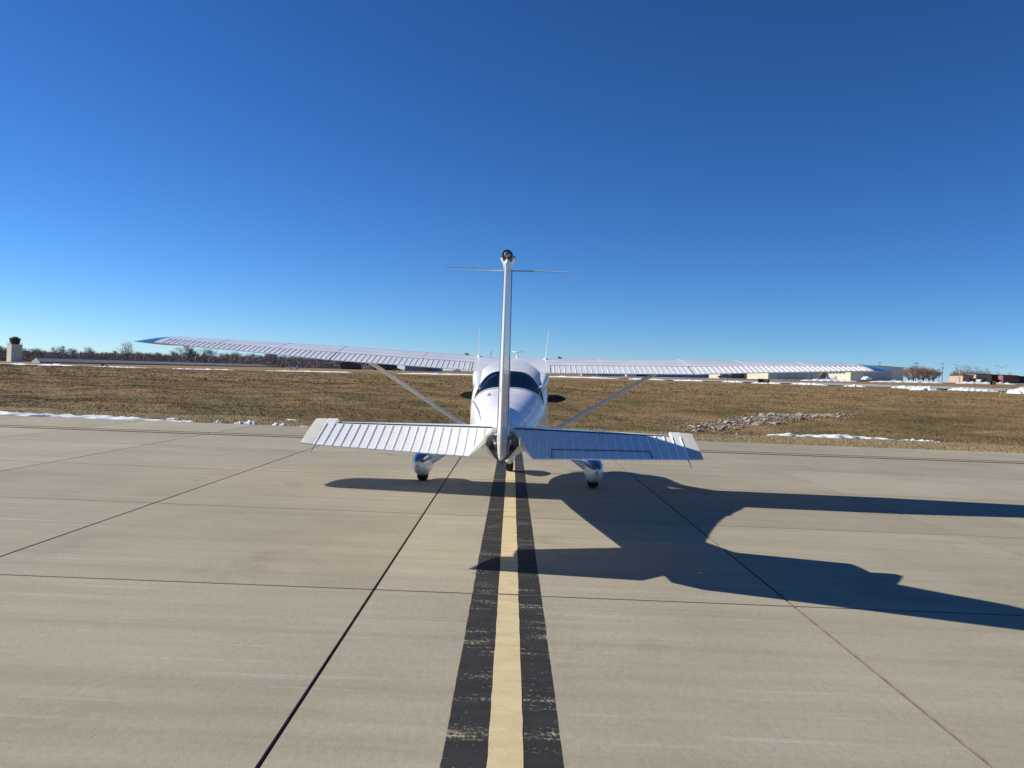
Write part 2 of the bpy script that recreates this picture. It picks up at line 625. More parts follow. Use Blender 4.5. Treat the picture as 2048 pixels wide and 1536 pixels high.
ground = mesh_np('ground', V, F, 'grass_ground', smooth=True)
tag(ground, 'brown winter grass field falling into a ditch beyond the concrete', kind='structure')

# ------------------------------------------------------------------ apron of concrete slabs
SLAB_W, SLAB_L = 3.05, 3.21
JX0, JY0 = -0.94, 5.72
GAPX, GAPY = 0.016, 0.015
apron_edge = lambda x: EDGE0 + SHEAR * x
bm = bmesh.new()
q = [(-46, -24), (46, -24), (46, apron_edge(46) - 0.06), (-46, apron_edge(-46) - 0.06)]
bv = [bm.verts.new((x, y, -0.013)) for x, y in q]
bm.faces.new(bv)
apron = from_bm('apron', bm, 'joint_sealant')
tag(apron, 'pale concrete apron of square slabs with dark joints', kind='structure')


def slab_mesh(x0, x1, y0, ya, yb, c=0.003):
    """top at z=0, chamfered; back edge from ya (left) to yb (right)"""
    b = bmesh.new()
    o = [(x0, y0), (x1, y0), (x1, yb), (x0, ya)]
    i = [(x0 + c, y0 + c), (x1 - c, y0 + c), (x1 - c, yb - c), (x0 + c, ya - c)]
    rings = [[(x, y, -0.25) for x, y in o], [(x, y, -c) for x, y in o], [(x, y, 0) for x, y in i]]
    add_loft(b, rings, cap0=False, cap1=True)
    me = bpy.data.meshes.new('concrete_slab')
    bmesh.ops.recalc_face_normals(b, faces=b.faces[:])
    b.to_mesh(me)
    b.free()
    me.materials.append(MATS['concrete'])
    me.materials.append(MATS['slab_edge'])
    for pl in me.polygons:
        if abs(pl.normal.z) < .9:
            pl.material_index = 1
    return me


common = slab_mesh(GAPX / 2, SLAB_W - GAPX / 2, GAPY / 2, SLAB_L - GAPY / 2, SLAB_L - GAPY / 2)
for ci in range(-14, 15):
    x0 = JX0 + ci * SLAB_W
    for ri in range(-7, 5):
        y0 = JY0 + ri * SLAB_L
        if ri == 4:
            me = slab_mesh(GAPX / 2, SLAB_W - GAPX / 2, GAPY / 2, apron_edge(x0) - y0, apron_edge(x0 + SLAB_W) - y0)
        else:
            me = common
        o = bpy.data.objects.new('concrete_slab', me)
        o.location = (x0, y0, 0)
        link(o, apron)

# painted lines, one strip per slab row so that the joints stay open


def painted(name, xa, xb, mat, label, z=0.0015, wob=0.0, seed=0):
    bm = bmesh.new()
    rg = random.Random(seed)
    for ri in range(-6, 5):
        y0 = JY0 + ri * SLAB_L + GAPY / 2 + 0.006
        y1 = y0 + SLAB_L - GAPY - 0.012
        if ri == 4:
            y1 = 20.6
        n = 26
        prev = None
        for k in range(n + 1):
            y = y0 + (y1 - y0) * k / n
            a = bm.verts.new((xa + rg.uniform(-wob, wob) + 0.001 * math.sin(y * 1.3 + seed), y, z))
            b = bm.verts.new((xb + rg.uniform(-wob, wob) + 0.001 * math.sin(y * 1.7 + seed * 2), y, z))
            if prev:
                bm.faces.new((prev[0], prev[1], b, a))
            prev = (a, b)
    o = from_bm(name, bm, mat)
    return tag(o, label, kind='structure')


LX = 0.035
painted('taxi_line', LX - 0.074, LX + 0.074, 'yellow_line_paint', 'yellow taxi line running under the airplane', 0.0035, 0.002, 1)
painted('taxi_line_border', LX - 0.262, LX - 0.066, 'black_line_paint', 'worn black border along the left side of the yellow line', 0.0015, 0.0022, 2)
painted('taxi_line_border', LX + 0.066, LX + 0.238, 'black_line_paint', 'worn black border along the right side of the yellow line', 0.0015, 0.0015, 3)


def edge_line(name, off, w, mat, label, z):
    bm = bmesh.new()
    for ci in range(-14, 15):
        xa = JX0 + ci * SLAB_W + GAPX / 2 + 0.006
        xb = xa + SLAB_W - GAPX - 0.012
        pts = []
        for x in (xa, xb):
            y = 18.52 + 0.050 * x + off
            pts.append((x, y))
        vs2 = [bm.verts.new((pts[0][0], pts[0][1], z)), bm.verts.new((pts[1][0], pts[1][1], z)),
               bm.verts.new((pts[1][0], pts[1][1] + w, z)), bm.verts.new((pts[0][0], pts[0][1] + w, z))]
        bm.faces.new(vs2)
    return tag(from_bm(name, bm, mat), label, kind='structure')


edge_line('edge_line', 0.0, 0.13, 'edge_dark_paint', 'near dark stripe of the double apron edge line', 0.004)
edge_line('edge_line', 0.46, 0.13, 'edge_dark_paint', 'far dark stripe of the double apron edge line', 0.004)
edge_line('edge_line', 0.15, 0.29, 'edge_yellow_paint', 'faded yellow stripe between the two dark edge stripes', 0.004)

# ------------------------------------------------------------------ runway and far pavement


def strip_sheet(name, pts_near, width, mat, label, dz=0.05):
    bm = bmesh.new()
    prev = None
    dense = []
    for (xa, ya), (xb, yb) in zip(pts_near[:-1], pts_near[1:]):
        for k in range(16):
            f = k / 16
            dense.append((xa + (xb - xa) * f, ya + (yb - ya) * f))
    dense.append(pts_near[-1])
    for x, y in dense:
        ring = []
        for k in range(5):
            yy = y + width * k / 4
            ring.append(bm.verts.new((x, yy, tz(x, yy) + dz)))
        if prev:
            for k in range(4):
                bm.faces.new((prev[k], ring[k], ring[k + 1], prev[k + 1]))
        prev = ring
    return tag(from_bm(name, bm, mat, smooth=True), label, kind='structure')


strip_sheet('runway', [(-420, 480), (-228, 350), (0, 172), (72, 122), (150, 100)], 26, 'runway_concrete',
            'pale runway crossing the far side of the field', 0.12)
strip_sheet('hangar_pavement', [(40, 236), (90, 232), (190, 226), (330, 222)], 60, 'runway_concrete',
            'pale pavement in front of the hangars', 0.12)

# ------------------------------------------------------------------ grass blades


def tufts(name, n, x0, x1, y0, y1, h0, h1, wid, label, seed, keep=None):
    g = np.random.default_rng(seed)
    v = y0 + (y1 - y0) * g.random(n) ** 1.35
    x = x0 + (x1 - x0) * g.random(n)
    y = v + SHEAR * x * np.clip(1 - (v - 40) / 40, 0, 1)
    vis = np.abs(x / y) < 0.80
    x, y = x[vis], y[vis]
    n = len(x)
    z = terr(x, y)
    patch = 0.5 + 0.5 * np.sin(x * 0.9 + 2 * np.sin(y * 0.5)) * np.sin(y * 1.3 + x * 0.35)
    h = (h0 + (h1 - h0) * g.random(n)) * (0.85 + 0.3 * patch)
    h *= np.where(y - SHEAR * x < 27.3, 0.55, 1.0)
    tris = []
    for k in range(3):
        a = g.random(n) * np.pi
        w = wid * (0.6 + 0.8 * g.random(n))
        lx, ly = g.normal(0, 0.45, n) * h, g.normal(0, 0.45, n) * h
        ox, oy = g.normal(0, 0.05, n), g.normal(0, 0.05, n)
        p0 = np.stack([x + ox - np.cos(a) * w, y + oy - np.sin(a) * w, z - 0.02], -1)
        p1 = np.stack([x + ox + np.cos(a) * w, y + oy + np.sin(a) * w, z - 0.02], -1)
        p2 = np.stack([x + ox + lx, y + oy + ly, z + h * (0.7 + 0.5 * g.random(n))], -1)
        tris.append(np.stack([p0, p1, p2], 1))
    T = np.concatenate(tris, 0)
    o = tris_np(name, T, 'grass_blades')
    return tag(o, label, 'grass', kind='stuff')


tufts('grass', 180000, -44, 46, 22.33, 62, 0.025, 0.075, 0.015, 'short brown winter grass between apron and ditch', 3)
tufts('grass', 90000, -95, 95, 60, 125, 0.03, 0.08, 0.045, 'dry grass on the open field beyond the ditch', 4)
tufts('grass', 9000, -34, 36, 22.27, 22.5, 0.03, 0.07, 0.014, 'ragged straw fringe along the concrete edge', 5)

# ------------------------------------------------------------------ AIRPLANE  (local: y forward, origin on ground between the main wheels)
plane = empty('airplane', (-0.008, 11.75, 0), R(-0.7))
tag(plane, 'white high wing single engine airplane with blue wing tips on the yellow line', 'airplane')


def interp_keys(keys, y):
    """smooth (Catmull-Rom like) interpolation over descending y keys"""
    ys = np.array([k[0] for k in keys])[::-1]
    out = []
    for c in range(1, len(keys[0])):
        vals = np.array([k[c] for k in keys])[::-1]
        # monotone-ish cubic via finite differences
        m = np.gradient(vals, ys)
        i = int(np.clip(np.searchsorted(ys, y) - 1, 0, len(ys) - 2))
        h = ys[i + 1] - ys[i]
        t = float(np.clip((y - ys[i]) / h, 0, 1))
        h00, h10, h01, h11 = 2 * t**3 - 3 * t**2 + 1, t**3 - 2 * t**2 + t, -2 * t**3 + 3 * t**2, t**3 - t**2
        out.append(h00 * vals[i] + h10 * h * m[i] + h01 * vals[i + 1] + h11 * h * m[i + 1])
    return out


# y, half width, z bottom, z top, z of widest line, exponent top, exponent bottom
FK = [
    (2.36, .27, 1.00, 1.46, 1.24, 2.2, 2.2),
    (2.22, .40, .86, 1.50, 1.22, 2.4, 2.4),
    (1.90, .48, .76, 1.53, 1.18, 2.5, 2.6),
    (1.50, .530, .68, 1.55, 1.12, 2.6, 2.9),
    (1.22, .540, .64, 1.58, 1.10, 2.7, 3.2),
    (0.75, .545, .60, 1.82, 1.10, 3.4, 3.6),
    (0.30, .545, .59, 1.865, 1.10, 3.8, 3.8),
    (-0.40, .540, .60, 1.79, 1.10, 3.6, 3.8),
    (-0.85, .530, .63, 1.725, 1.10, 3.7, 3.6),
    (-1.22, .515, .65, 1.655, 1.10, 3.1, 3.4),
    (-2.05, .455, .70, 1.445, 1.04, 2.9, 3.2),
    (-2.80, .370, .75, 1.330, .97, 2.35, 3.0),
    (-3.60, .275, .79, 1.220, .93, 1.85, 2.4),
    (-4.30, .205, .82, 1.135, .93, 1.55, 1.8),
    (-4.72, .165, .84, 1.085, .94, 1.5, 1.5),
]
NV = 72


def fus_ring(y, inset=0.0):
    hw, zb, zt, zm, nt_, nb = interp_keys(FK, y)
    hw -= inset
    zb += inset
    zt -= inset
    pts = []
    for k in range(NV):
        a = 2 * math.pi * k / NV
        s, c = math.sin(a), math.cos(a)
        if c >= 0:
            e = 2.0 / nt_
            z = zm + (zt - zm) * abs(c) ** e
        else:
            e = 2.0 / nb
            z = zm - (zm - zb) * abs(c) ** e
        x = hw * math.copysign(abs(s) ** e, s)
        pts.append((x, y, z))
    return pts


fys = list(np.concatenate([np.linspace(2.36, 1.3, 14), np.linspace(1.22, -2.3, 60), np.linspace(-2.38, -4.72, 36)]))
# window cuts: every window is a convex set of planes (point, normal pointing out of the window)
P = lambda y, z: Vector((0, y, z))


def yz_plane(a, b):
    """plane through two (y,z) points, parallel to X; normal to the left of a->b"""
    d = Vector((0, b[0] - a[0], b[1] - a[1]))
    n = Vector((0, -d.z, d.y)).normalized()
    return (Vector((0, a[0], a[1])), n)


def poly_planes(pts):
    """(y,z) polygon -> outward planes"""
    cy = sum(p[0] for p in pts) / len(pts)
    cz = sum(p[1] for p in pts) / len(pts)
    res = []
    for a, b in zip(pts, pts[1:] + pts[:1]):
        p, n = yz_plane(a, b)
        if (Vector((0, cy, cz)) - p).dot(n) > 0:
            n = -n
        res.append((p, n))
    return res


rear_pl = [(P(-1.20, 1.655), (P(-1.20, 1.655) - P(-2.02, 1.265)).cross(Vector((1, 0, 0)))), (P(-2.03, 1.4), Vector((0, -1, 0)))]
nrm = rear_pl[0][1].normalized()
if nrm.z > 0:
    nrm = -nrm
rear_pl[0] = (rear_pl[0][0], nrm)
shield_pl = [(P(1.20, 1.5), Vector((0, 1, 0))), (P(0.78, 1.5), Vector((0, -1, 0))), (P(1.0, 1.36), Vector((0, 0, -1)))]
front_side = poly_planes([(0.92, 1.24), (0.72, 1.60), (0.60, 1.66), (-0.12, 1.66), (-0.17, 1.60), (-0.17, 1.24), (-0.12, 1.20), (0.86, 1.20)])
rear_side = poly_planes([(-0.28, 1.60), (-0.33, 1.65), (-0.95, 1.58), (-1.05, 1.52), (-1.42, 1.28), (-1.38, 1.23), (-0.33, 1.20), (-0.28, 1.25)])
WINS = [('rear_window', rear_pl, None), ('windshield', shield_pl, None),
        ('side_window', front_side, 1), ('side_window', front_side, -1),
        ('side_window', rear_side, 1), ('side_window', rear_side, -1)]


def fus_bm(inset=0.0, ys=fys, cap=True):
    bm = bmesh.new()
    add_loft(bm, [fus_ring(y, inset) for y in ys], cap, cap)
    bmesh.ops.recalc_face_normals(bm, faces=bm.faces[:])
    for _, planes, side in WINS:
        if side == -1:
            continue
        for p, n in planes:
            # only cut faces close to the window
            ylo = min(q[0].y for q in planes) - 0.9
            yhi = max(q[0].y for q in planes) + 0.5
            fs = [f for f in bm.faces if ylo < f.calc_center_median().y < yhi and f.calc_center_median().z > 1.0]
            geom = list({v for f in fs for v in f.verts}) + list({e for f in fs for e in f.edges}) + fs
            bmesh.ops.bisect_plane(bm, geom=geom, plane_co=p, plane_no=n, dist=1e-5)
    return bm


def win_of(c):
    for i, (nm, planes, side) in enumerate(WINS):
        if nm == 'side_window' and (c.x * side < 0.3):
            continue
        if nm == 'rear_window' and c.z < 1.30:
            continue
        if all((c - p).dot(n) < 1e-5 for p, n in planes):
            return i
    return None


def split_out(bm, keep):
    b2 = bm.copy()
    kill = [f for f in b2.faces if not keep(f)]
    bmesh.ops.delete(b2, geom=kill, context='FACES')
    return b2


bmf = fus_bm()
fus = from_bm('fuselage', split_out(bmf, lambda f: win_of(f.calc_center_median()) is None), 'white_paint', plane, smooth=True, auto=R(50))
WINLAB = {0: 'wide curved rear window', 1: 'windshield'}
for i, (nm, _, _) in enumerate(WINS):
    b = split_out(bmf, lambda f, i=i: win_of(f.calc_center_median()) == i)
    w = from_bm(nm, b, 'window_glass', plane, smooth=True)
    if i in WINLAB:
        w['label'] = WINLAB[i]
bmf.free()
# dark cabin lining inside, with the same openings
bmi = fus_bm(0.022, [y for y in fys if -2.32 < y < 1.3])
lin = from_bm('cabin_lining', split_out(bmi, lambda f: win_of(f.calc_center_median()) is None), 'cabin_lining', plane, smooth=True)
bmi.free()
# thin frame round the rear window
ring_pts = []
for k in range(-40, 41):
    pass


def surf_point(y, a):
    hw, zb, zt, zm, nt_, nb = interp_keys(FK, y)
    s, c = math.sin(a), math.cos(a)
    e = 2.0 / (nt_ if c >= 0 else nb)
    z = zm + ((zt - zm) if c >= 0 else -(zm - zb)) * abs(c) ** e
    return Vector((hw * math.copysign(abs(s) ** e, s), y, z))


def rear_arch():
    pts = []
    p0, n0 = rear_pl[0]
    for k in range(-60, 61):
        a = R(88) * k / 60
        lo, hi = -2.03, -1.15
        f = lambda y: (surf_point(y, a) - p0).dot(n0)
        if f(lo) > 0:
            continue
        for _ in range(40):
            mid = (lo + hi) / 2
            if f(mid) < 0:
                lo = mid
            else:
                hi = mid
        pts.append(surf_point(lo, a))
    return pts


arch = rear_arch()
tube('window_trim', arch, 0.008, 'seam_dark', plane, n=6)
amax = max(abs(p.x) for p in arch)
sill = [surf_point(-2.03, R(a)) for a in np.linspace(-80, 80, 60)]
sill = [p for p in sill if abs(p.x) <= amax + 0.002]
tube('window_sill', [p + Vector((0, -0.01, 0.004)) for p in sill], 0.012, 'white_paint', plane, n=6)

# seats and panel
for sx in (-0.26, 0.26):
    seat = box('seat', (sx, 0.12, 1.14), (0.44, 0.13, 0.52), 'seat_fabric', plane, 0.05)
    box('headrest', (sx, 0.10, 1.50), (0.24, 0.09, 0.15), 'seat_fabric', seat, 0.03)
    box('cushion', (sx, 0.36, 0.90), (0.44, 0.46, 0.12), 'seat_fabric', seat, 0.04)
bench = box('rear_bench', (0, -0.92, 1.12), (0.94, 0.13, 0.44), 'seat_fabric', plane, 0.05)
for sx in (-0.24, 0.24):
    box('headrest', (sx, -0.94, 1.40), (0.22, 0.08, 0.12), 'seat_fabric', bench, 0.03)
box('instrument_panel', (0, 1.12, 1.28), (0.96, 0.10, 0.36), 'prop_black', plane, 0.02)

# --- wing
def naca(s, t=0.12, m=0.02, p=0.4):
    yt = 5 * t * (0.2969 * math.sqrt(max(s, 0)) - 0.1260 * s - 0.3516 * s**2 + 0.2843 * s**3 - 0.1036 * s**4)
    yc = m / p**2 * (2 * p * s - s * s) if s < p else m / (1 - p)**2 * ((1 - 2 * p) + 2 * p * s - s * s)
    return yc + yt, yc - yt


WK = [  # X, y LE, chord, z of quarter chord, twist deg
    (0.0, .83, 1.63, 1.777, 5.5), (0.5, .83, 1.63, 1.777, 5.5), (2.54, .83, 1.63, 1.839, 5.3), (5.13, .62, 1.13, 1.917, 2.4)]


def wing_sec(x):
    ks = [k[0] for k in WK]
    return [float(np.interp(abs(x), ks, [k[i] for k in WK])) for i in range(1, 5)]


def wing_pt(x, s, h, sec=None, thick=1.0):
    yle, c, zq, tw = sec or wing_sec(x)
    th = R(tw)
    dx, dz = (s - 0.25) * c, h * c * thick
    y = (yle - 0.25 * c) - dx * math.cos(th) + dz * math.sin(th) * 0
    z = zq - dx * math.sin(th) + dz * math.cos(th)
    return Vector((x, y, z))


def foil_loop(s0, s1, n=14):
    """(s,h) loop: upper from s1 to s0, lower from s0 to s1"""
    ss = [s0 + (s1 - s0) * (0.5 - 0.5 * math.cos(math.pi * k / n)) if s0 < 0.01 else s0 + (s1 - s0) * k / n for k in range(n + 1)]
    up = [(s, naca(s)[0]) for s in reversed(ss)]
    lo = [(s, naca(s)[1]) for s in ss]
    if s0 < 0.01:
        lo = lo[1:]
    return up + lo


HINGE = 0.735


def wing_surface(name, x0, x1, s0, s1, mat, sgn, n=14, nx=10, gap=0.0, smooth=True):
    bm = bmesh.new()
    rings = []
    for k in range(nx + 1):
        x = (x0 + (x1 - x0) * k / nx) * sgn
        loop = foil_loop(s0, s1, n)
        if s1 >= 0.999:   # blunt trailing edge
            loop = [(s, h + (0.003 if i < len(loop) / 2 else -0.003)) for i, (s, h) in enumerate(loop)]
        rings.append([wing_pt(x, s, h) for s, h in loop])
    add_loft(bm, rings)
    return from_bm(name, bm, mat, plane, smooth=smooth, auto=R(35))


def wing_rib(x, sgn, s0, s1, parent, slant=0.0, h=0.0085, w=0.008):
    """raised pressed bead across a control surface, upper side"""
    bm = bmesh.new()
    rows = []
    for k in range(5):
        s = s0 + (s1 - s0) * k / 4
        hh = naca(s)[0] + 0.0018
        pa = wing_pt((x - w) * sgn, s, hh - 0.002)
        pb = wing_pt(x * sgn, s, hh) + Vector((0, 0, h))
        pc = wing_pt((x + w) * sgn, s, hh - 0.002)
        rows.append([bm.verts.new(q) for q in (pa, pb, pc)])
    for a, b in zip(rows[:-1], rows[1:]):
        bm.faces.new((a[0], a[1], b[1], b[0]))
        bm.faces.new((a[1], a[2], b[2], b[1]))
    bm.faces.new(rows[0])
    bm.faces.new(rows[-1])
    return from_bm('rib', bm, 'white_paint', parent)


for sgn in (-1, 1):
    side = 'left' if sgn < 0 else 'right'
    wing = wing_surface('wing', 0.0, 5.13, 0.0, HINGE, 'white_paint', sgn, 20, 20)
    wing['label'] = side + ' wing'
    # fixed trailing edge over the cabin
    wing_surface('wing_root', 0.0, 0.545, HINGE + 0.002, 1.0, 'white_paint', sgn, 8, 4)
    flap = wing_surface('flap', 0.56, 2.52, HINGE + 0.012, 1.0, 'white_paint', sgn, 8, 8)
    ail = wing_surface('aileron', 2.545, 5.05, HINGE + 0.012, 1.0, 'white_paint', sgn, 8, 8)
    for k in range(26):
        wing_rib(0.60 + k * (1.88 / 25), sgn, HINGE + 0.02, 0.995, flap)
    for k in range(33):
        wing_rib(2.60 + k * (2.40 / 32), sgn, HINGE + 0.02, 0.995, ail)
    # dark hinge gaps
    bm = bmesh.new()
    for xa, xb in ((0.55, 2.53), (2.53, 5.06)):
        add_tube(bm, [wing_pt(xa * sgn, HINGE + 0.005, naca(HINGE)[0]), wing_pt(xb * sgn, HINGE + 0.005, naca(HINGE)[0])], 0.007, 6)
    add_tube(bm, [wing_pt(2.533 * sgn, HINGE, naca(HINGE)[0] - 0.004), wing_pt(2.533 * sgn, 0.99, 0.0)], 0.008, 6)
    from_bm('hinge_gap', bm, 'seam_dark', wing)
    # blue tip, swept and slightly raised
    bm = bmesh.new()
    rings = []
    yle, c, zq, tw = wing_sec(5.13)
    for k in range(11):
        f = k / 10
        e = math.sqrt(max(0.0, 1 - (f * 0.985) ** 2.2))
        x = 5.135 + 0.40 * f
        cc = c * (0.16 + 0.84 * e)
        yl = yle - (c - cc) * 0.70
        sec = (yl, cc, zq - 0.012 * f, tw)
        # keep chord line height of the tail end
        rings.append([wing_pt(x * sgn, s, h, sec, 0.25 + 0.75 * e) for s, h in foil_loop(0.0, 1.0, 12)])
    add_loft(bm, rings)
    from_bm('wing_tip', bm, 'blue_paint', wing, smooth=True, auto=R(50))
    # white fillet between aileron and tip
    wing_surface('wing_end', 5.06, 5.13, HINGE + 0.002, 1.0, 'white_paint', sgn, 6, 1)
    # fuel cap near the leading edge
    cp = wing_pt(0.72 * sgn, 0.22, naca(0.22)[0])
    bm = bmesh.new()
    add_tube(bm, [cp, cp + Vector((0, 0, .010))], [.045, .04], 14)
    add_box(bm, cp + Vector((0, 0, .013)), (.085, .012, .008))
    add_tube(bm, [cp + Vector((0, 0, .012)), cp + Vector((0, 0, .034))], [.012, .005], 8)
    from_bm('fuel_cap', bm, 'dark_metal', wing)
    # root fairing where the wing meets the cabin side
    bm = bmesh.new()
    rings = []
    for k in range(24):
        f = k / 23
        y = -0.10 - 1.50 * f
        g_ = max(0.0, (f - .44) / .56)
        g_ = g_ * g_ * (3 - 2 * g_) * .5 + g_ * .5
        rx, rz = .092 - .050 * g_, .125 - .075 * g_
        cx, cz = (.441 - .050 * g_) * sgn, 1.545 - .115 * g_
        ring = []
        for j in range(24):
            t = 2 * math.pi * j / 24
            c_, s_ = math.cos(t), math.sin(t)
            ring.append((cx + math.copysign(abs(c_) ** .55, c_) * rx, y, cz + math.copysign(abs(s_) ** .55, s_) * rz))
        rings.append(ring)
    add_loft(bm, rings)
    from_bm('root_fairing', bm, 'white_paint', plane, smooth=True)
    # strut
    a = Vector((0.52 * sgn, 0.30, 0.72))
    b = wing_pt(2.20 * sgn, 0.42, naca(0.42)[1]) + Vector((0, 0, 0.02))
    bm = bmesh.new()
    rings = []
    d = (b - a).normalized()
    cx = Vector((0, 1, 0))
    up = d.cross(cx).normalized()
    for f in (0, 0.03, 0.97, 1.0):
        p0 = a.lerp(b, f)
        sc = 1.15 if f in (0, 1.0) else 1.0
        rings.append([p0 + cx * (0.075 * math.cos(t)) * sc + up * (0.030 * math.sin(t)) * sc for t in (2 * math.pi * j / 20 for j in range(20))])
    add_loft(bm, rings)
    strut = from_bm('wing_strut', bm, 'white_paint', plane, smooth=True, auto=R(60))
    for f in (0.03, 0.965):
        p0 = a.lerp(b, f)
        bm = bmesh.new()
        add_tube(bm, [p0 - d * 0.04, p0 + d * 0.04], 0.036, 12, 1.0)
        from_bm('strut_cuff', bm, 'grey_leg', strut, smooth=True, auto=R(50))

# --- horizontal tail
HY, HZ = -4.60, 1.07
for sgn in (-1, 1):
    side = 'left' if sgn < 0 else 'right'
    bm = bmesh.new()
    rings = []
    for k in range(9):
        f = k / 8
        x = 0.04 + 1.47 * f
        yle = -3.72 - 0.42 * f
        th = 0.052 - 0.018 * f
        c = yle - (HY + 0.012)
        pts = []
        for s in [0, .03, .1, .25, .45, .7, 1.0]:
            t = th * (math.sqrt(s) * 1.6 * (1 - 0.375 * s))
            pts.append((s, t))
        loop = [(s, t) for s, t in reversed(pts)] + [(s, -t) for s, t in pts[1:]]
        rings.append([Vector((x * sgn, yle - s * c, HZ + t)) for s, t in loop])
    add_loft(bm, rings)
    stab = from_bm('stabilizer', bm, 'white_paint', plane, smooth=True, auto=R(40))
    stab['label'] = side + ' stabilizer'
    bm = bmesh.new()
    add_tube(bm, [(0.1 * sgn, HY + 0.004, HZ + 0.050), (1.50 * sgn, HY + 0.004, HZ + 0.034)], 0.007, 6)
    from_bm('hinge_gap', bm, 'seam_dark', stab)
    # elevator, drooped 17 degrees about the hinge
    el = empty('elevator_frame', (0, 0, 0))
    bpy.data.objects.remove(el)
    rot = Matrix.Translation((0, HY, HZ)) @ Matrix.Rotation(R(17), 4, 'X')
    chord = lambda x: 0.585 - 0.155 * (x - 0.1) / 1.65
    thk = lambda x: 0.046 - 0.014 * (x - 0.1) / 1.65

    def ev(x, fwd_, up):
        return rot @ Vector((x * sgn, fwd_, up))

    bm = bmesh.new()
    rings = []
    for k in range(13):
        f = k / 12
        row = []
        xin, xout = 0.10, 1.615
        # inner edge slopes outwards to the trailing edge
        for s, hh in ((0, 1), (.33, .72), (.66, .42), (1, .10), (1, -.10), (.66, -.42), (.33, -.72), (0, -1)):
            xi = xin + 0.17 * s
            x = xi + (xout - xi) * f
            row.append(ev(x, -0.006 - chord(x) * s, thk(x) * hh))
        rings.append(row)
    add_loft(bm, rings)
    elev = from_bm('elevator', bm, 'white_paint', plane, auto=R(30), smooth=True)
    elev['label'] = side + ' elevator, drooped'
    # horn balance ahead of the hinge at the tip
    bm = bmesh.new()
    add_loft(bm, [[ev(x, .155, .012), ev(x, .12, .034), ev(x, -0.008, .033), ev(x, -0.008, -.033), ev(x, .12, -.030), ev(x, .155, -.012)] for x in (1.525, 1.615)])
    from_bm('horn', bm, 'white_paint', elev, auto=R(30), smooth=True)
    bm = bmesh.new()
    rr_ = []
    for x, s, q in ((1.617, 1, 0), (1.69, .97, .005), (1.725, .85, .03)):
        rr_.append([ev(x, (.155 - q * 2) , .012 * s), ev(x, .11, .034 * s), ev(x, -0.10, .028 * s), ev(x, -chord(x) + q * 0.3, .005 * s), ev(x, -chord(x) + q * 0.3, -.005 * s), ev(x, -.10, -.028 * s), ev(x, .11, -.03 * s), ev(x, .155 - q * 2, -.012 * s)])
    add_loft(bm, rr_)
    from_bm('tip_cap', bm, 'cream_plastic', elev, auto=R(40), smooth=True)
    for k in range(20):
        f = k / 19
        xh = 0.17 + (1.595 - 0.17) * f
        xt = max(xh, 0.30) if k < 2 else xh
        bm = bmesh.new()
        rows = []
        for s, hh in ((0.02, 1), (.33, .72), (.66, .42), (1.0, .10)):
            if xh < 0.10 + 0.17 * s + 0.01:
                continue
            base = thk(xh) * hh
            bh = 0.0085 if s < 1 else 0.006
            rows.append([bm.verts.new(ev(xh - .007, -.006 - chord(xh) * s, base - .001)), bm.verts.new(ev(xh, -.006 - chord(xh) * s, base + bh)), bm.verts.new(ev(xh + .007, -.006 - chord(xh) * s, base - .001))])
        if len(rows) < 2:
            bm.free()
            continue
        for a_, b_ in zip(rows[:-1], rows[1:]):
            bm.faces.new((a_[0], a_[1], b_[1], b_[0]))
            bm.faces.new((a_[1], a_[2], b_[2], b_[1]))
        bm.faces.new(rows[0])
        bm.faces.new(rows[-1])
        from_bm('rib', bm, 'white_paint', elev)
    # static wick
    x = 1.59
    tube('static_wick', [ev(x, -chord(x), 0), ev(x + .0, -chord(x) - .16, -.01)], [.004, .002], 'seam_dark', elev, n=5)
    if sgn > 0:
        # trim tab with dark gap
        bm = bmesh.new()
        pts = []
        for x0, x1 in ((0.43, 1.28),):
            for s, hh in ((.70, .395), ):
                add_tube(bm, [ev(x0, -chord(x0) * .995, thk(x0) * .10 + .003), ev(x0, -chord(x0) * .70, thk(x0) * .39 + .003), ev(x1, -chord(x1) * .70, thk(x1) * .39 + .003), ev(x1, -chord(x1) * .995, thk(x1) * .10 + .003)], .005, 5)
        from_bm('trim_tab_gap', bm, 'seam_dark', elev)

# --- fin and rudder
def fin_half(y0, y1, y, th):
    return th


bm = bmesh.new()
rings = []
FIN = [  # z, y LE, y hinge, half thickness at hinge
    (1.06, -2.35, -4.72, .054), (1.16, -2.75, -4.74, .050), (1.26, -3.20, -4.77, .047), (1.40, -3.72, -4.81, .045), (1.8, -4.21, -4.94, .039), (2.2, -4.65, -5.07, .034), (2.46, -4.90, -5.155, .031)]
for z, yl, yh, th in FIN:
    ring = []
    c = yl - yh
    prof = [(0, 0), (.04, .35), (.15, .68), (.4, .95), (.7, 1.02), (1, 1.0)]
    loop = [(s, t) for s, t in reversed(prof)] + [(s, -t) for s, t in prof[1:]]
    flare = 1.0
    rings.append([Vector((t * th, yl - s * c, z)) for s, t in loop])
add_loft(bm, rings)
fin = from_bm('fin', bm, 'white_paint', plane, smooth=True, auto=R(45))
bm = bmesh.new()
rings = []
for z, yh, yt, th in [(0.885, -4.76, -5.18, .042), (1.02, -4.76, -5.32, .048), (1.26, -4.78, -5.37, .045), (1.8, -4.95, -5.50, .039), (2.2, -5.08, -5.60, .034), (2.46, -5.165, -5.66, .031)]:
    rings.append([Vector(p) for p in ((-th, yh, z), (-th * .62, yh + (yt - yh) * .45, z), (-.006, yt, z), (.006, yt, z), (th * .62, yh + (yt - yh) * .45, z), (th, yh, z))])
add_loft(bm, rings)
rud = from_bm('rudder', bm, 'white_paint', plane, smooth=True, auto=R(20))
bm = bmesh.new()
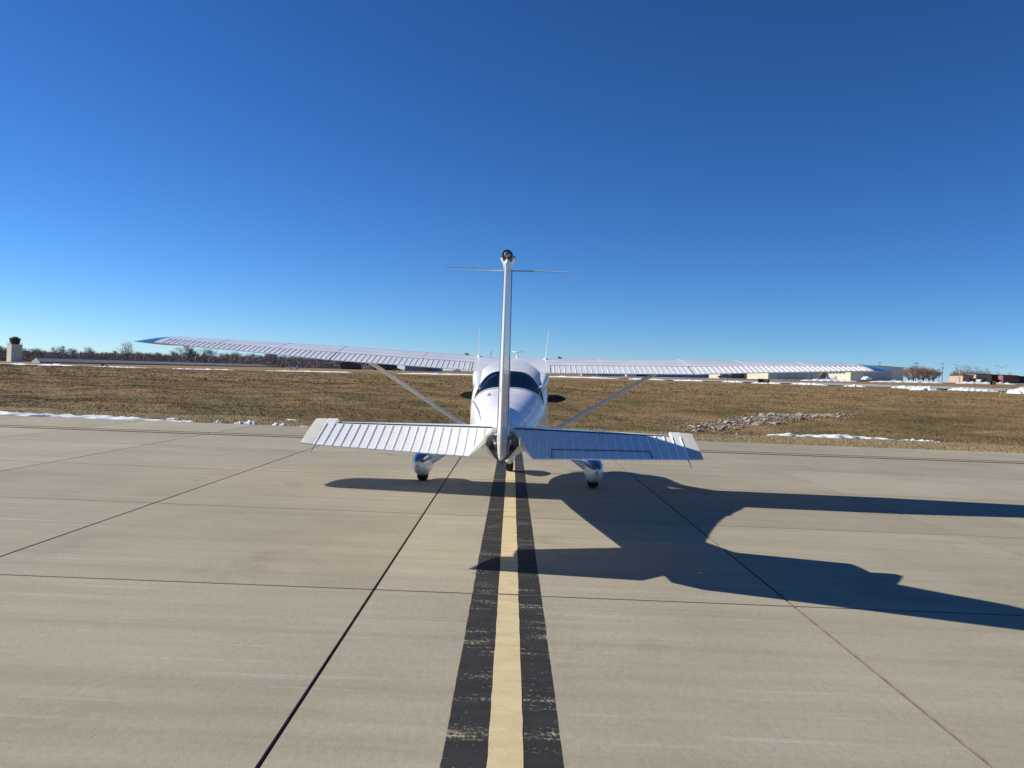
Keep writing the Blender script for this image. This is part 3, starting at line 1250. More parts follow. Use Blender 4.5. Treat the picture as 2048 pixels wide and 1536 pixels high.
for s in (-1, 1):
    add_tube(bm, [(s * .046, -4.755, 1.0), (s * .038, -4.945, 1.8), (s * .031, -5.157, 2.46)], .006, 5)
from_bm('rudder_gap', bm, 'seam_dark', rud)
# fin cap flares out to carry the beacon
bm = bmesh.new()
rings = []
for z, hw, ya, yb in [(2.462, .033, -4.91, -5.66), (2.492, .037, -4.97, -5.64), (2.518, .048, -5.02, -5.62), (2.538, .062, -5.07, -5.58), (2.55, .056, -5.10, -5.55), (2.56, .03, -5.14, -5.50)]:
    cy, ry = (ya + yb) / 2, (ya - yb) / 2
    rings.append([(hw * math.sin(t) * (1.0 if math.cos(t) > -.2 else .8), cy + ry * math.cos(t), z) for t in (2 * math.pi * j / 24 for j in range(24))])
add_loft(bm, rings)
cap = from_bm('fin_cap', bm, 'white_paint', plane, smooth=True, auto=R(50))
bm = bmesh.new()
add_tube(bm, [(0, -5.38, 2.528), (0, -5.55, 2.528), (0, -5.63, 2.526)], [.040, .046, .040], 20)
bea = from_bm('tail_light', bm, 'dark_metal', plane, smooth=True, auto=R(40))
bm = bmesh.new()
sph(bm, (0, -5.63, 2.526), .027, 1, .8, 1)
from_bm('lens', bm, 'lens_glass', bea, smooth=True)
bm = bmesh.new()
add_box(bm, (0, -5.28, 2.552), (.12, .16, .018))
bmesh.ops.bevel(bm, geom=bm.edges[:], offset=.008, segments=2, affect='EDGES')
from_bm('base_plate', bm, 'dark_metal', bea)
# navigation whiskers
nav = tube('nav_antenna', [(0, -5.15, 2.44), (0, -5.20, 2.47)], .018, 'dark_metal', plane, n=8)
for s in (-1, 1):
    tube('whisker', [(s * .03, -5.20, 2.460), (s * .25, -5.27, 2.455), (s * .51, -5.38, 2.442)], [.006, .0055, .004], 'galvanised', nav, n=6)

# tail cone end: solid plate, its shade painted in as dark colour, bits of control linkage, tie-down ring
bm = bmesh.new()
add_loft(bm, [[(x * w, y, z0 + (z - z0)) for x, z in ((-.16, .985), (-.11, 1.06), (.11, 1.06), (.16, .985), (.05, .845), (-.05, .845))] for (y, w, z0) in ((-4.70, 1.0, 0), (-4.735, .95, 0))])
tc = from_bm('tail_cone_end', bm, 'tail_cone_shade', plane)
for s in (-1, 1):
    tube('elevator_horn', [(s * .05, -4.74, .90), (s * .06, -4.80, .985), (s * .10, -4.66, 1.05)], [.012, .014, .012], 'galvanised', tc, n=6)
    bm = bmesh.new()
    add_tube(bm, [(s * .085, -4.73, .955), (s * .085, -4.755, .955)], .028, 12)
    from_bm('bearing', bm, 'rubber', tc)
tube('torque_tube', [(-.16, -4.62, 1.055), (.16, -4.62, 1.055)], .024, 'galvanised', tc, n=10)
tube('tie_down_ring', [(0, -4.55, .835), (0, -4.60, .79), (0, -4.64, .80), (0, -4.66, .845)], .009, 'dark_metal', plane, n=6)

# --- landing gear
for sgn in (-1, 1):
    leg = tube('gear_leg', [(.40 * sgn, -.02, .66), (.55 * sgn, -.02, .60), (.85 * sgn, -.02, .455), (1.17 * sgn, 0, .30)], [.05, .042, .038, .034], 'grey_leg', plane, n=12, flat=.7)
    tube('leg_cuff', [(.98 * sgn, -.01, .392), (1.08 * sgn, 0, .344), (1.18 * sgn, 0, .30)], [.040, .062, .09], 'white_paint', leg, n=14, flat=.85)
    # tyre
    bm = bmesh.new()
    rings = []
    for k in range(33):
        t = 2 * math.pi * k / 32
        ring = []
        for j in range(12):
            u = 2 * math.pi * j / 12
            rad = .155 + .068 * math.copysign(abs(math.cos(u)) ** .7, math.cos(u))
            xx = .078 * math.copysign(abs(math.sin(u)) ** .7, math.sin(u))
            ring.append((1.265 * sgn + xx, rad * math.cos(t), .222 + rad * math.sin(t)))
        rings.append(ring)
    add_loft(bm, rings, False, False)
    bmesh.ops.remove_doubles(bm, verts=bm.verts[:], dist=1e-4)
    ty = from_bm('tyre', bm, 'rubber', plane, smooth=True)
    bm = bmesh.new()
    add_tube(bm, [(1.225 * sgn, 0, .222), (1.305 * sgn, 0, .222)], .09, 20)
    from_bm('rim', bm, 'grey_leg', ty, smooth=True, auto=R(40))
    # wheel fairing, teardrop
    bm = bmesh.new()
    rings = []
    NK = 26
    for k in range(NK + 1):
        f = k / NK
        y = .50 - 1.17 * f
        e = (math.sin(math.pi * min(1, f / .84) ** .62) if f < .42 else 1)
        if f < .42:
            prof = math.sqrt(max(0, 1 - ((.42 - f) / .42) ** 2))
        else:
            prof = max(0.0, math.cos((f - .42) / .58 * math.pi / 2)) ** .62
        hw = .138 * prof + .003
        zt = .315 + .135 * prof
        zb = .315 - .225 * min(1, prof * 1.05) if f < .62 else .315 - .225 * min(1, prof * 1.02)
        ring = []
        for j in range(24):
            t = 2 * math.pi * j / 24
            s_, c_ = math.sin(t), math.cos(t)
            xx = hw * math.copysign(abs(s_) ** .8, s_)
            zz = .30 + ((zt - .30) * abs(c_) ** .85 if c_ >= 0 else -(.30 - zb) * abs(c_) ** .75)
            ring.append((1.265 * sgn + xx, y, zz))
        rings.append(ring)
    add_loft(bm, rings)
    fair = from_bm('wheel_fairing', bm, 'white_paint', plane, smooth=True)
    # blue cap: upper rear of the fairing, 3 mm proud
    bm = bmesh.new()
    for ri in range(7, NK - 1):
        for j in list(range(-6, 6)):
            j0, j1 = j % 24, (j + 1) % 24
            qs = [rings[ri][j0], rings[ri][j1], rings[ri + 1][j1], rings[ri + 1][j0]]
            cz = sum(p[2] for p in qs) / 4
            cyy = sum(p[1] for p in qs) / 4
            if cz > .345 + .04 * (cyy + .2):
                ctr = Vector((1.265 * sgn, 0, .30))
                bm.faces.new([bm.verts.new(Vector(p) + (Vector((p[0] - ctr.x, 0, p[2] - ctr.z)).normalized() * .003 + Vector((0, -.0015, 0)))) for p in qs])
    bmesh.ops.remove_doubles(bm, verts=bm.verts[:], dist=1e-5)
    from_bm('blue_cap', bm, 'fairing_blue', fair, smooth=True)

# nose gear
tube('nose_strut', [(0, 1.75, .80), (0, 1.68, .50), (0, 1.65, .26)], [.05, .035, .03], 'grey_leg', plane, n=10)
bm = bmesh.new()
rings = []
for k in range(33):
    t = 2 * math.pi * k / 32
    ring = []
    for j in range(12):
        u = 2 * math.pi * j / 12
        rad = .13 + .06 * math.copysign(abs(math.cos(u)) ** .7, math.cos(u))
        ring.append((.068 * math.copysign(abs(math.sin(u)) ** .7, math.sin(u)), 1.65 + rad * math.cos(t), .189 + rad * math.sin(t)))
    rings.append(ring)
add_loft(bm, rings, False, False)
bmesh.ops.remove_doubles(bm, verts=bm.verts[:], dist=1e-4)
from_bm('nose_tyre', bm, 'rubber', plane, smooth=True)
bm = bmesh.new()
rings = []
for k in range(17):
    f = k / 16
    y = 2.0 - .85 * f
    prof = math.sqrt(max(0, 1 - ((.4 - f) / .4) ** 2)) if f < .4 else max(0.0, math.cos((f - .4) / .6 * math.pi / 2)) ** .7
    hw = .10 * prof + .002
    rings.append([(hw * math.sin(t), y, .30 + (.13 if math.cos(t) > 0 else .19) * prof * math.cos(t)) for t in (2 * math.pi * j / 18 for j in range(18))])
add_loft(bm, rings)
from_bm('nose_fairing', bm, 'white_paint', plane, smooth=True)

# --- propeller, stopped level
prop = tube('propeller', [(0, 2.38, 1.24), (0, 2.50, 1.24)], .07, 'prop_black', plane, n=16)
for s in (-1, 1):
    bm = bmesh.new()
    rings = []
    for k in range(15):
        f = k / 14
        r = .06 + .89 * f
        c = (.075 + .07 * math.sin(min(1, f * 1.5) * math.pi / 2)) * (1 if f < .75 else math.sqrt(max(.0, 1 - ((f - .75) / .255) ** 2)) + .02)
        tw = R(28 - 14 * f) * s
        th = .016 - .011 * f
        ring = []
        for j in range(10):
            t = 2 * math.pi * j / 10
            a_, b_ = c / 2 * math.cos(t), th * math.sin(t)
            ring.append((r * s, 2.44 + a_ * math.sin(tw) + b_ * math.cos(tw), 1.24 + a_ * math.cos(tw) - b_ * math.sin(tw)))
        rings.append(ring)
    add_loft(bm, rings)
    from_bm('blade', bm, 'prop_black', prop, smooth=True)
bm = bmesh.new()
add_tube(bm, [(0, 2.37, 1.24), (0, 2.45, 1.24), (0, 2.55, 1.24), (0, 2.63, 1.24), (0, 2.68, 1.24)], [.15, .15, .125, .075, .01], 20)
from_bm('spinner', bm, 'white_paint', prop, smooth=True)

# --- antennas
for sgn in (-1, 1):
    zb = wing_pt(.50 * sgn, .40, naca(.40)[0]).z
    a_ = tube('whip_antenna', [(.50 * sgn, .18, zb - .01), (.505 * sgn, .15, zb + .06), (.525 * sgn if sgn > 0 else .51 * sgn, .04, zb + .43)], [.016, .008, .004], 'white_paint', plane, n=8)
    bm = bmesh.new()
    sph(bm, (.50 * sgn, .17, zb), .035, 1, 1.6, .5)
    from_bm('antenna_base', bm, 'white_paint', a_, smooth=True)
bm = bmesh.new()
add_tube(bm, [(.07, .45, 1.87), (.07, .43, 1.93), (.07, .42, 1.97)], [.03, .014, .012], 8)
add_tube(bm, [(-.02, .42, 1.985), (.07, .42, 1.972), (.16, .42, 1.985)], [.006, .014, .006], 8)
from_bm('roof_antenna', bm, 'white_paint', plane, smooth=True)
tube('thermometer_probe', [(-.36, .95, 1.80), (-.36, .92, 2.00)], [.006, .005], 'dark_metal', plane, n=6)
tube('wire_antenna', [(.24, -1.0, 1.66), (.245, -1.02, 1.76)], [.005, .003], 'galvanised', plane, n=5)
bm = bmesh.new()
sph(bm, surf_point(-2.35, R(-28)), .032, 1.1, 1.6, .8)
from_bm('roof_vent', bm, 'white_paint', plane, smooth=True)


# painted stripe on each side and door outline: thin strips laid on the skin
def skin_strip(name, path, w, mat, out=.0025):
    """path of (y, angle) on the fuselage surface"""
    bm = bmesh.new()
    prev = None
    n = 24
    for k in range(n + 1):
        f = k / n * (len(path) - 1)
        i = min(int(f), len(path) - 2)
        t = f - i
        y = path[i][0] * (1 - t) + path[i + 1][0] * t
        a = path[i][1] * (1 - t) + path[i + 1][1] * t
        ww = w * (1 - 0.75 * abs(2 * k / n - 1) ** 2)
        ps = []
        for da in (-ww, ww):
            p = surf_point(y, a + da)
            c = Vector((0, y, 1.05))
            ps.append(bm.verts.new(p + (p - c).normalized() * out))
        if prev:
            bm.faces.new((prev[0], prev[1], ps[1], ps[0]))
        prev = ps
    return from_bm(name, bm, mat, plane, smooth=True)


skin_strip('stripe', [(-1.7, -R(76)), (-2.0, -R(66)), (-2.4, -R(60)), (-2.9, -R(57)), (-3.3, -R(60))], R(1.6), 'stripe_purple')
for yy_ in (-2.42, -3.02, -3.62, -4.2):
    ring_ = [surf_point(yy_, R(a_)) for a_ in range(-150, 151, 6)]
    ctr_ = Vector((0, yy_, 1.05))
    tube('skin_seam', [p + (p - ctr_).normalized() * .0005 for p in ring_], .0016, 'seam_grey', plane, n=4)
    # rivet row beside each seam
    bm = bmesh.new()
    for a_ in np.arange(-110, 111, 4.0):
        p = surf_point(yy_ - .03, R(a_))
        bmesh.ops.create_icosphere(bm, subdivisions=1, radius=.0032, matrix=Matrix.Translation(p))
    tag(from_bm('rivet_row', bm, 'seam_grey', plane), kind='stuff')
for sgn in (-1, 1):
    for s0 in (.12, .36, .60):
        tube('skin_seam', [wing_pt(x * sgn, s0, naca(s0)[0] + .0003) for x in np.linspace(.55, 5.1, 9)], .0025, 'seam_grey', plane, n=4)
    for x in (1.3, 2.54, 3.4, 4.3):
        tube('skin_seam', [wing_pt(x * sgn, s0, naca(s0)[0] + .0003) for s0 in np.linspace(.04, .73, 12)], .0025, 'seam_grey', plane, n=4)
for s_ in (-1, 1):
    skin_strip('door_seam', [(-1.15, s_ * R(80)), (-1.15, s_ * R(100)), (-1.2, s_ * R(118))], R(.35), 'seam_dark')

# ------------------------------------------------------------------ snow
SNOW_N = [0]


def snow_mound(x, y, rx, ry, h, label, group=None, seed=0, rot=0.0, sheet=False, zref=None, nx=34, ny=14):
    """lumpy bank of old snow following the ground"""
    g = np.random.default_rng(seed + 100)
    ph = g.random(12) * 6.28
    fr = g.uniform(2.5, 16, 12)
    V, F = [], []
    ca, sa = math.cos(rot), math.sin(rot)
    for j in range(ny + 1):
        for i in range(nx + 1):
            u = -1 + 2 * i / nx
            v = -1 + 2 * j / ny
            lump = sum(math.sin(fr[k] * u * (1.0 + rx / max(ry, .1) * 0.12) + ph[k]) * math.cos(fr[k + 6] * v * .6 + ph[k + 6]) for k in range(6)) / 6
            wob = 0.72 + 0.28 * math.sin(u * 9 + ph[0]) * math.sin(u * 17 + ph[1])
            e = max(0.0, 1 - abs(u) ** 3.0) * max(0.0, 1 - (v / wob) ** 2)
            zz = h * (e ** .7) * (0.62 + 0.75 * lump + g.normal(0, .05)) if e > 0 else -0.05
            zz = max(zz, -0.05) if e > 0.02 else -0.05
            px = x + (u * rx) * ca - (v * ry) * sa
            py = y + (u * rx) * sa + (v * ry) * ca
            gz = tz(px, py) if zref is None else zref
            V.append((px, py, gz + zz))
    for j in range(ny):
        for i in range(nx):
            a = j * (nx + 1) + i
            F.append((a, a + 1, a + nx + 2, a + nx + 1))
    o = mesh_np('snow_bank', V, F, 'snow', smooth=True)
    return tag(o, label, 'snow', group)


# along the near apron edge on the left
snow_mound(-12.6, 22.0, 3.6, .26, .14, 'long ridge of old snow along the apron edge at far left', None, 1, .045, nx=90)
chunks = [(-9.0, 22.0, .26, .12, .09), (-8.15, 22.0, .12, .09, .12), (-7.55, 22.02, .15, .10, .13), (-7.25, 22.06, .20, .12, .19), (-6.45, 22.03, .22, .11, .12), (-5.8, 22.1, .25, .10, .05), (-9.9, 23.2, .2, .1, .06), (-7.0, 25.3, .2, .1, .05)]
names = ['flat', 'first small', 'second small', 'tallest upright', 'pointed', 'thin', 'tiny', 'faint']
for i, (x, y, rx, ry, h) in enumerate(chunks):
    snow_mound(x, y, rx, ry, h, names[i] + ' chunk of snow lying in the grass left of the tail', 'snow chunks by the apron edge', 10 + i, nx=12, ny=8)
snow_mound(11.2, 27.75, 2.4, .50, .17, 'white snow patch melting in the ditch beyond the right elevator', None, 31, .045, nx=60)
snow_mound(14.4, 27.9, 0.8, .28, .12, 'small snow patch right of the larger ditch patch', None, 32, .045)
snow_mound(-3.2, 27.4, 1.4, .2, .09, 'thin snow streak in the ditch beside the left wing strut', None, 33, .045, nx=40)
# along the runway and the hangar pavement


def runway_y(x):
    return float(np.interp(x, [-420, -228, 0, 72, 150], [480, 350, 172, 122, 100]))


far = [(-208, 9, 2.0, .9), (-180, 17, 2.0, 1.0), (-140, 24, 2.0, .8), (-98, 24, 1.8, .7), (-58, 22, 1.4, .45), (-16, 16, 1.1, .32), (10, 14, 1.0, .3), (26, 4, .9, .3),
       (33, 3, .9, .3), (40, 2.0, .9, .35), (45, 2.6, .9, .35), (51, 3.2, 1.0, .4), (57, 1.8, .9, .35), (64, 3.0, 1.1, .5), (71, 3.5, 1.1, .5)]
words = ['leftmost', 'second', 'third', 'fourth', 'fifth', 'sixth', 'seventh', 'eighth', 'ninth', 'tenth', 'eleventh', 'twelfth', 'thirteenth', 'fourteenth', 'rightmost']
for i, (x, rx, ry, h) in enumerate(far):
    y = runway_y(x) - 1.0
    slope = math.atan2(runway_y(x + 5) - runway_y(x - 5), 10)
    snow_mound(x, y, rx, ry, h, 'far snow bank along the near runway edge, ' + words[i] + ' from the left', 'snow banks along the runway', 50 + i, slope, nx=40)
for i, (x, y, rx, ry, h, lb) in enumerate([(112, 225, 10, 1.2, .7, 'low snow ridge in front of the blue fronted hangar'), (134, 224, 8, 1.2, .8, 'low snow ridge right of the blue fronted hangar'),
                                           (92, 230, 8, 1.2, .8, 'low snow ridge in front of the middle hangar'), (71, 107, 3.6, 2.0, 1.25, 'big white snow pile at the right edge of the view'),
                                           (60, 115, 1.9, 1.4, .8, 'rounded white snow pile left of the yellow sign')]):
    snow_mound(x, y, rx, ry, h, lb, None, 80 + i, -.1, nx=40)

# ------------------------------------------------------------------ stones lining the ditch
rip = empty('riprap', (13.5, 40.5, tz(13.5, 40.5)))
tag(rip, 'pale broken stones lining the ditch at right', 'rocks')
stone_meshes = []
for k in range(6):
    bm = bmesh.new()
    bmesh.ops.create_icosphere(bm, subdivisions=1, radius=1.0)
    rg = random.Random(k)
    for v in bm.verts:
        v.co *= rg.uniform(.65, 1.2)
        v.co.z *= .62
        v.co.x *= 1.25
    me = bpy.data.meshes.new('stone')
    bm.to_mesh(me)
    bm.free()
    me.materials.append(MATS['stone'])
    stone_meshes.append(me)
rg = random.Random(5)
stones = 0
while stones < 290:
    f = rg.random()
    if stones < 262:
        cx, cy = 8.6 + 10.4 * f, 37.6 + 8.0 * f
        w = 1.15 * (1 - .55 * f)
        x, y = cx + rg.gauss(0, .4), cy + rg.gauss(0, w * .55)
    else:
        x, y = 9.6 + 1.6 * f + rg.gauss(0, .3), 36.6 - 3.6 * f * .8 + rg.gauss(0, .4)
    r = rg.choice([.08, .10, .12, .15, .20]) * rg.uniform(.85, 1.2)
    o = bpy.data.objects.new('stone', stone_meshes[rg.randrange(6)])
    o.scale = (r, r * rg.uniform(.7, 1), r * rg.uniform(.55, 1.0))
    o.rotation_euler = (rg.uniform(-.4, .4), rg.uniform(-.4, .4), rg.uniform(0, 6.28))
    o.location = Vector((x, y, tz(x, y) + r * .05)) - Vector(rip.location)
    link(o, rip)
    stones += 1

# small rubble between the larger stones, too small to tell apart
bm = bmesh.new()
for _ in range(700):
    f = rg.random()
    x, y = 8.4 + 10.8 * f + rg.gauss(0, .5), 37.5 + 8.2 * f + rg.gauss(0, .85 * (1 - .5 * f))
    r = rg.uniform(.03, .075)
    mtx = Matrix.Translation(Vector((x, y, tz(x, y) + r * .3)) - Vector(rip.location)) @ Matrix.Rotation(rg.uniform(0, 6), 4, 'Z') @ Matrix.Diagonal((1.4 * r, r, .7 * r, 1))
    bmesh.ops.create_icosphere(bm, subdivisions=1, radius=1.0, matrix=mtx)
tag(from_bm('rubble', bm, 'stone', rip), kind='stuff')

# ------------------------------------------------------------------ bare winter trees


def branch_tree(seed, height, rx, low, twig_n, twig_w, vase=0.5):
    """trunk and limbs, then thin twigs filling an uneven crown; rx = crown radius / height, low = crown foot / height"""
    rg = random.Random(seed)
    limbs, thin = [], []
    H = height
    top = Vector((rg.uniform(-.03, .03) * H, rg.uniform(-.03, .03) * H, H * (low + .22)))
    base = Vector((0, 0, 0))
    limbs.append((base, base.lerp(top, .55), .030 * H, .022 * H))
    limbs.append((base.lerp(top, .55), top, .022 * H, .016 * H))
    lobes = []
    nl = 9
    for i in range(nl):
        a = 6.283 * i / nl + rg.uniform(-.3, .3)
        rad = rx * H * rg.uniform(.35, .85)
        tip = Vector((math.cos(a) * rad, math.sin(a) * rad, H * rg.uniform(low + .25, .92)))
        st = base.lerp(top, rg.uniform(.45, 1))
        mid = st.lerp(tip, .5) + Vector((0, 0, -.03 * H * vase))
        limbs.append((st, mid, .014 * H, .009 * H))
        thin.append((mid, tip, .009 * H, .003 * H))
        lobes.append((tip, H * rg.uniform(.10, .17)))
        for _ in range(5):
            q = st.lerp(tip, rg.uniform(.35, .95))
            e = q + (tip - st).normalized() * H * .10 + Vector((rg.gauss(0, .07), rg.gauss(0, .07), rg.uniform(.02, .13))) * H
            thin.append((q, e, .006 * H, .002 * H))
            lobes.append((e, H * rg.uniform(.06, .12)))
    lobes.append((Vector((0, 0, .9 * H)), H * .12))

    def build(segs, n):
        bm = bmesh.new()
        for p, q, ra, rb in segs:
            add_tube(bm, [p, q], [ra, rb], n, cap=False)
        return bm
    bm1, bm2 = build(limbs, 6), build(thin, 3)
    foot = Vector((0, 0, H * low * .6))
    for _ in range(twig_n):
        c, r = rg.choice(lobes)
        p = c + Vector((rg.gauss(0, .55), rg.gauss(0, .55), rg.gauss(0, .55))) * r
        if p.z < H * low:
            p.z = H * low + rg.random() * .1 * H
        d = ((p - foot).normalized() + Vector((rg.gauss(0, .35), rg.gauss(0, .35), rg.gauss(.25, .3)))).normalized()
        L = H * rg.uniform(.05, .11)
        side = d.cross(Vector((rg.gauss(0, 1), rg.gauss(0, 1), rg.gauss(0, 1)))).normalized() * twig_w * rg.uniform(.5, 1)
        bm2.faces.new([bm2.verts.new(v) for v in (p - side, p + side, p + d * L)])
    out = []
    for nm, b in (('trunk', bm1), ('crown', bm2)):
        me = bpy.data.meshes.new(nm)
        b.to_mesh(me)
        b.free()
        out.append(me)
    return out


TREES = {}
for key, args, tm in [('round', (1, 10, .42, .16, 3000, .045), 'twigs'), ('round2', (2, 10, .46, .14, 3000, .045), 'twigs'), ('tall', (3, 10, .30, .18, 1700, .036), 'twigs'),
                      ('open', (4, 10, .36, .22, 1300, .034), 'twigs_pale'), ('bush', (5, 10, .50, .02, 4200, .048), 'twigs_brown'), ('pale', (6, 10, .28, .10, 2200, .040), 'twigs_pale')]:
    mt, mc = branch_tree(*args)
    mt.materials.append(MATS['bark'])
    mc.materials.append(MATS[tm])
    TREES[key] = (mt, mc)


def tree(kind, x, y, h, label, group=None, wide=1.0, rz=0.0, name='bare_tree', sink=0.0):
    t = empty(name, (x, y, tz(x, y) - sink), rz)
    t.scale = (h / 10 * wide, h / 10 * wide, h / 10)
    for nm, me in zip(('trunk', 'crown'), TREES[kind]):
        link(bpy.data.objects.new(nm, me), t)
    return tag(t, label, 'tree', group)


def at(px, Y):
    return (px - 1026) / 1580 * Y


# the far tree line on the left: trees that stand out
special = [(253, 'open', 14.5, 1.0, 'tall round bare tree standing above the treeline near the left wing tip'),
           (376, 'round', 13.6, 1.15, 'broad domed bare tree under the left wing tip'),
           (414, 'round2', 12.2, 1.15, 'second domed bare tree, right of the broad one'),
           (118, 'round', 11.0, 1.2, 'bare tree right of the control tower, widest there'),
           (178, 'tall', 11.2, 1.1, 'bare tree midway between control tower and lone round tree'),
           (545, 'round2', 11.5, 1.3, 'spreading bare tree under the middle of the left wing'),
           (6, 'round', 10.5, 1.3, 'bare tree left of the control tower'),
           (75, 'bush', 9.2, 1.1, 'dense dark bare tree just right of the control tower')]
for px, k, h, w, lb in special:
    Y = 555 + (px % 7) * 3
    tree(k, at(px, Y), Y, h, lb, None, w, px * .7)
rg = random.Random(11)
for i in range(46):
    px = -60 + i * 17.5 + rg.uniform(-7, 7)
    Y = rg.uniform(565, 625)
    kind = rg.choice(['round', 'round2', 'tall', 'bush', 'round'])
    tree(kind, at(px, Y), Y, rg.uniform(7.5, 10.5), 'grey bare tree in the far treeline behind the left wing', 'trees of the far left treeline', rg.uniform(1.0, 1.5), rg.uniform(0, 6.28))

# undergrowth below those trees: uncountable twigs
g = np.random.default_rng(21)
n = 56000
px = g.uniform(-90, 760, n)
Y = g.uniform(556, 640, n)
X = (px - 1026) / 1580 * Y
base = terr(X, Y)
top = 6.4 + 1.4 * np.sin(X * .11) * np.sin(X * .047 + 1) + .9 * np.sin(X * .31 + 2)
hz = base + g.random(n) ** .8 * np.maximum(top, 1.5)
a = g.uniform(0, np.pi, n)
w = g.uniform(.10, .35, n)
L = g.uniform(.6, 1.6, n)
p0 = np.stack([X - np.cos(a) * w, Y - np.sin(a) * w, hz - L * .5], -1)
p1 = np.stack([X + np.cos(a) * w, Y + np.sin(a) * w, hz - L * .5], -1)
p2 = np.stack([X + g.normal(0, .5, n), Y + g.normal(0, .5, n), hz + L * .6], -1)
ug = tris_np('undergrowth', np.stack([p0, p1, p2], 1), 'twigs')
tag(ug, 'dense grey brush at the foot of the far treeline', 'brush', kind='stuff')

# trees on the right
for px, k, Y, h, w, lb in [(1828, 'bush', 300, 5.6, 1.55, 'brown leafless bush tree right beside the blue fronted hangar'),
                           (1848, 'bush', 302, 5.5, 1.5, 'brown leafless bush tree left of the tall utility pole'),
                           (1868, 'bush', 304, 4.9, 1.5, 'brown leafless bush tree right of the tall utility pole'),
                           (1818, 'bush', 312, 5.4, 1.5, 'brown leafless bush tree half hidden by the largest hangar'),
                           (1838, 'bush', 315, 5.0, 1.5, 'brown leafless bush tree right behind the tall utility pole'),
                           (1858, 'bush', 318, 4.8, 1.5, 'brown leafless bush tree behind its neighbours right of the pole'),
                           (1912, 'pale', 420, 8.2, 1.1, 'pale thin tree left of the first double armed lamp'),
                           (1926, 'pale', 424, 8.8, 1.1, 'pale thin tree behind the first double armed lamp'),
                           (1941, 'pale', 421, 8.8, 1.1, 'pale thin tree above the tan building'),
                           (1956, 'pale', 426, 8.6, 1.1, 'pale thin tree above the dark roofed building'),
                           (1972, 'pale', 424, 8.0, 1.1, 'pale thin tree right of the dark roofed building'),
                           (1998, 'pale', 430, 6.5, 1.1, 'low pale tree behind the second double armed lamp'),
                           (2022, 'pale', 430, 6.2, 1.1, 'low pale tree above the red brick building')]:
    tree(k, at(px, Y), Y, h, lb, 'trees on the right', w, px * .31)

# ------------------------------------------------------------------ control tower
Y = 520
tx = at(29.5, Y)
tw_ = empty('control_tower', (tx, Y, tz(tx, Y)), -.62)
tag(tw_, 'square pale control tower with dark glazed cab on top', 'tower')
bm = bmesh.new()
add_loft(bm, [[(-s, -s, z), (s, -s, z), (s, s, z), (-s, s, z)] for s, z in ((3.35, -1), (3.3, 11.0), (3.45, 11.05), (3.45, 11.4))])
from_bm('shaft', bm, 'tower_concrete', tw_)
bm = bmesh.new()
oct_ = lambda r, z: [(r * math.cos(R(22.5 + 45 * k)), r * math.sin(R(22.5 + 45 * k)), z) for k in range(8)]
add_loft(bm, [oct_(2.6, 11.4), oct_(2.7, 12.6)])
from_bm('cab_base', bm, 'cab_dark', tw_)
bm = bmesh.new()
add_loft(bm, [oct_(2.68, 12.6), oct_(3.15, 15.0)])
cab = from_bm('cab', bm, 'cab_glass', tw_)
for k in range(8):
    a0 = R(22.5 + 45 * k)
    tube('mullion', [(2.70 * math.cos(a0), 2.70 * math.sin(a0), 12.6), (3.17 * math.cos(a0), 3.17 * math.sin(a0), 15.0)], .09, 'cab_dark', cab, n=5)
box('blind', (.7, -2.55, 13.7), (1.7, .06, 1.6), 'tan_blind', cab, rot=Matrix.Rotation(R(10), 3, 'X'))
bm = bmesh.new()
add_loft(bm, [oct_(3.35, 15.0), oct_(3.4, 15.5), oct_(1.6, 15.75), oct_(1.5, 16.4)])
from_bm('cab_roof', bm, 'cab_dark', tw_)
for k, (x, y, h) in enumerate([(-2.9, -1, 2.0), (2.9, -1, 1.8), (0, 0, 2.6), (1.6, 1.2, 2.0), (-1.4, 1.4, 2.2)]):
    tube('antenna', [(x, y, 15.4), (x, y, 15.4 + h)], .05, 'galvanised', tw_, n=5)
bm = bmesh.new()
for k in range(4):
    c4 = [(-3.4, -3.4), (3.4, -3.4), (3.4, 3.4), (-3.4, 3.4)]
    (xa, ya), (xb, yb) = c4[k], c4[(k + 1) % 4]
    for z in (11.9, 12.4):
        add_tube(bm, [(xa, ya, z), (xb, yb, z)], .035, 4)
    for j in range(5):
        f = j / 5
        add_tube(bm, [(xa + (xb - xa) * f, ya + (yb - ya) * f, 11.4), (xa + (xb - xa) * f, ya + (yb - ya) * f, 12.4)], .035, 4)
from_bm('railing', bm, 'cab_dark', tw_)

# ------------------------------------------------------------------ buildings


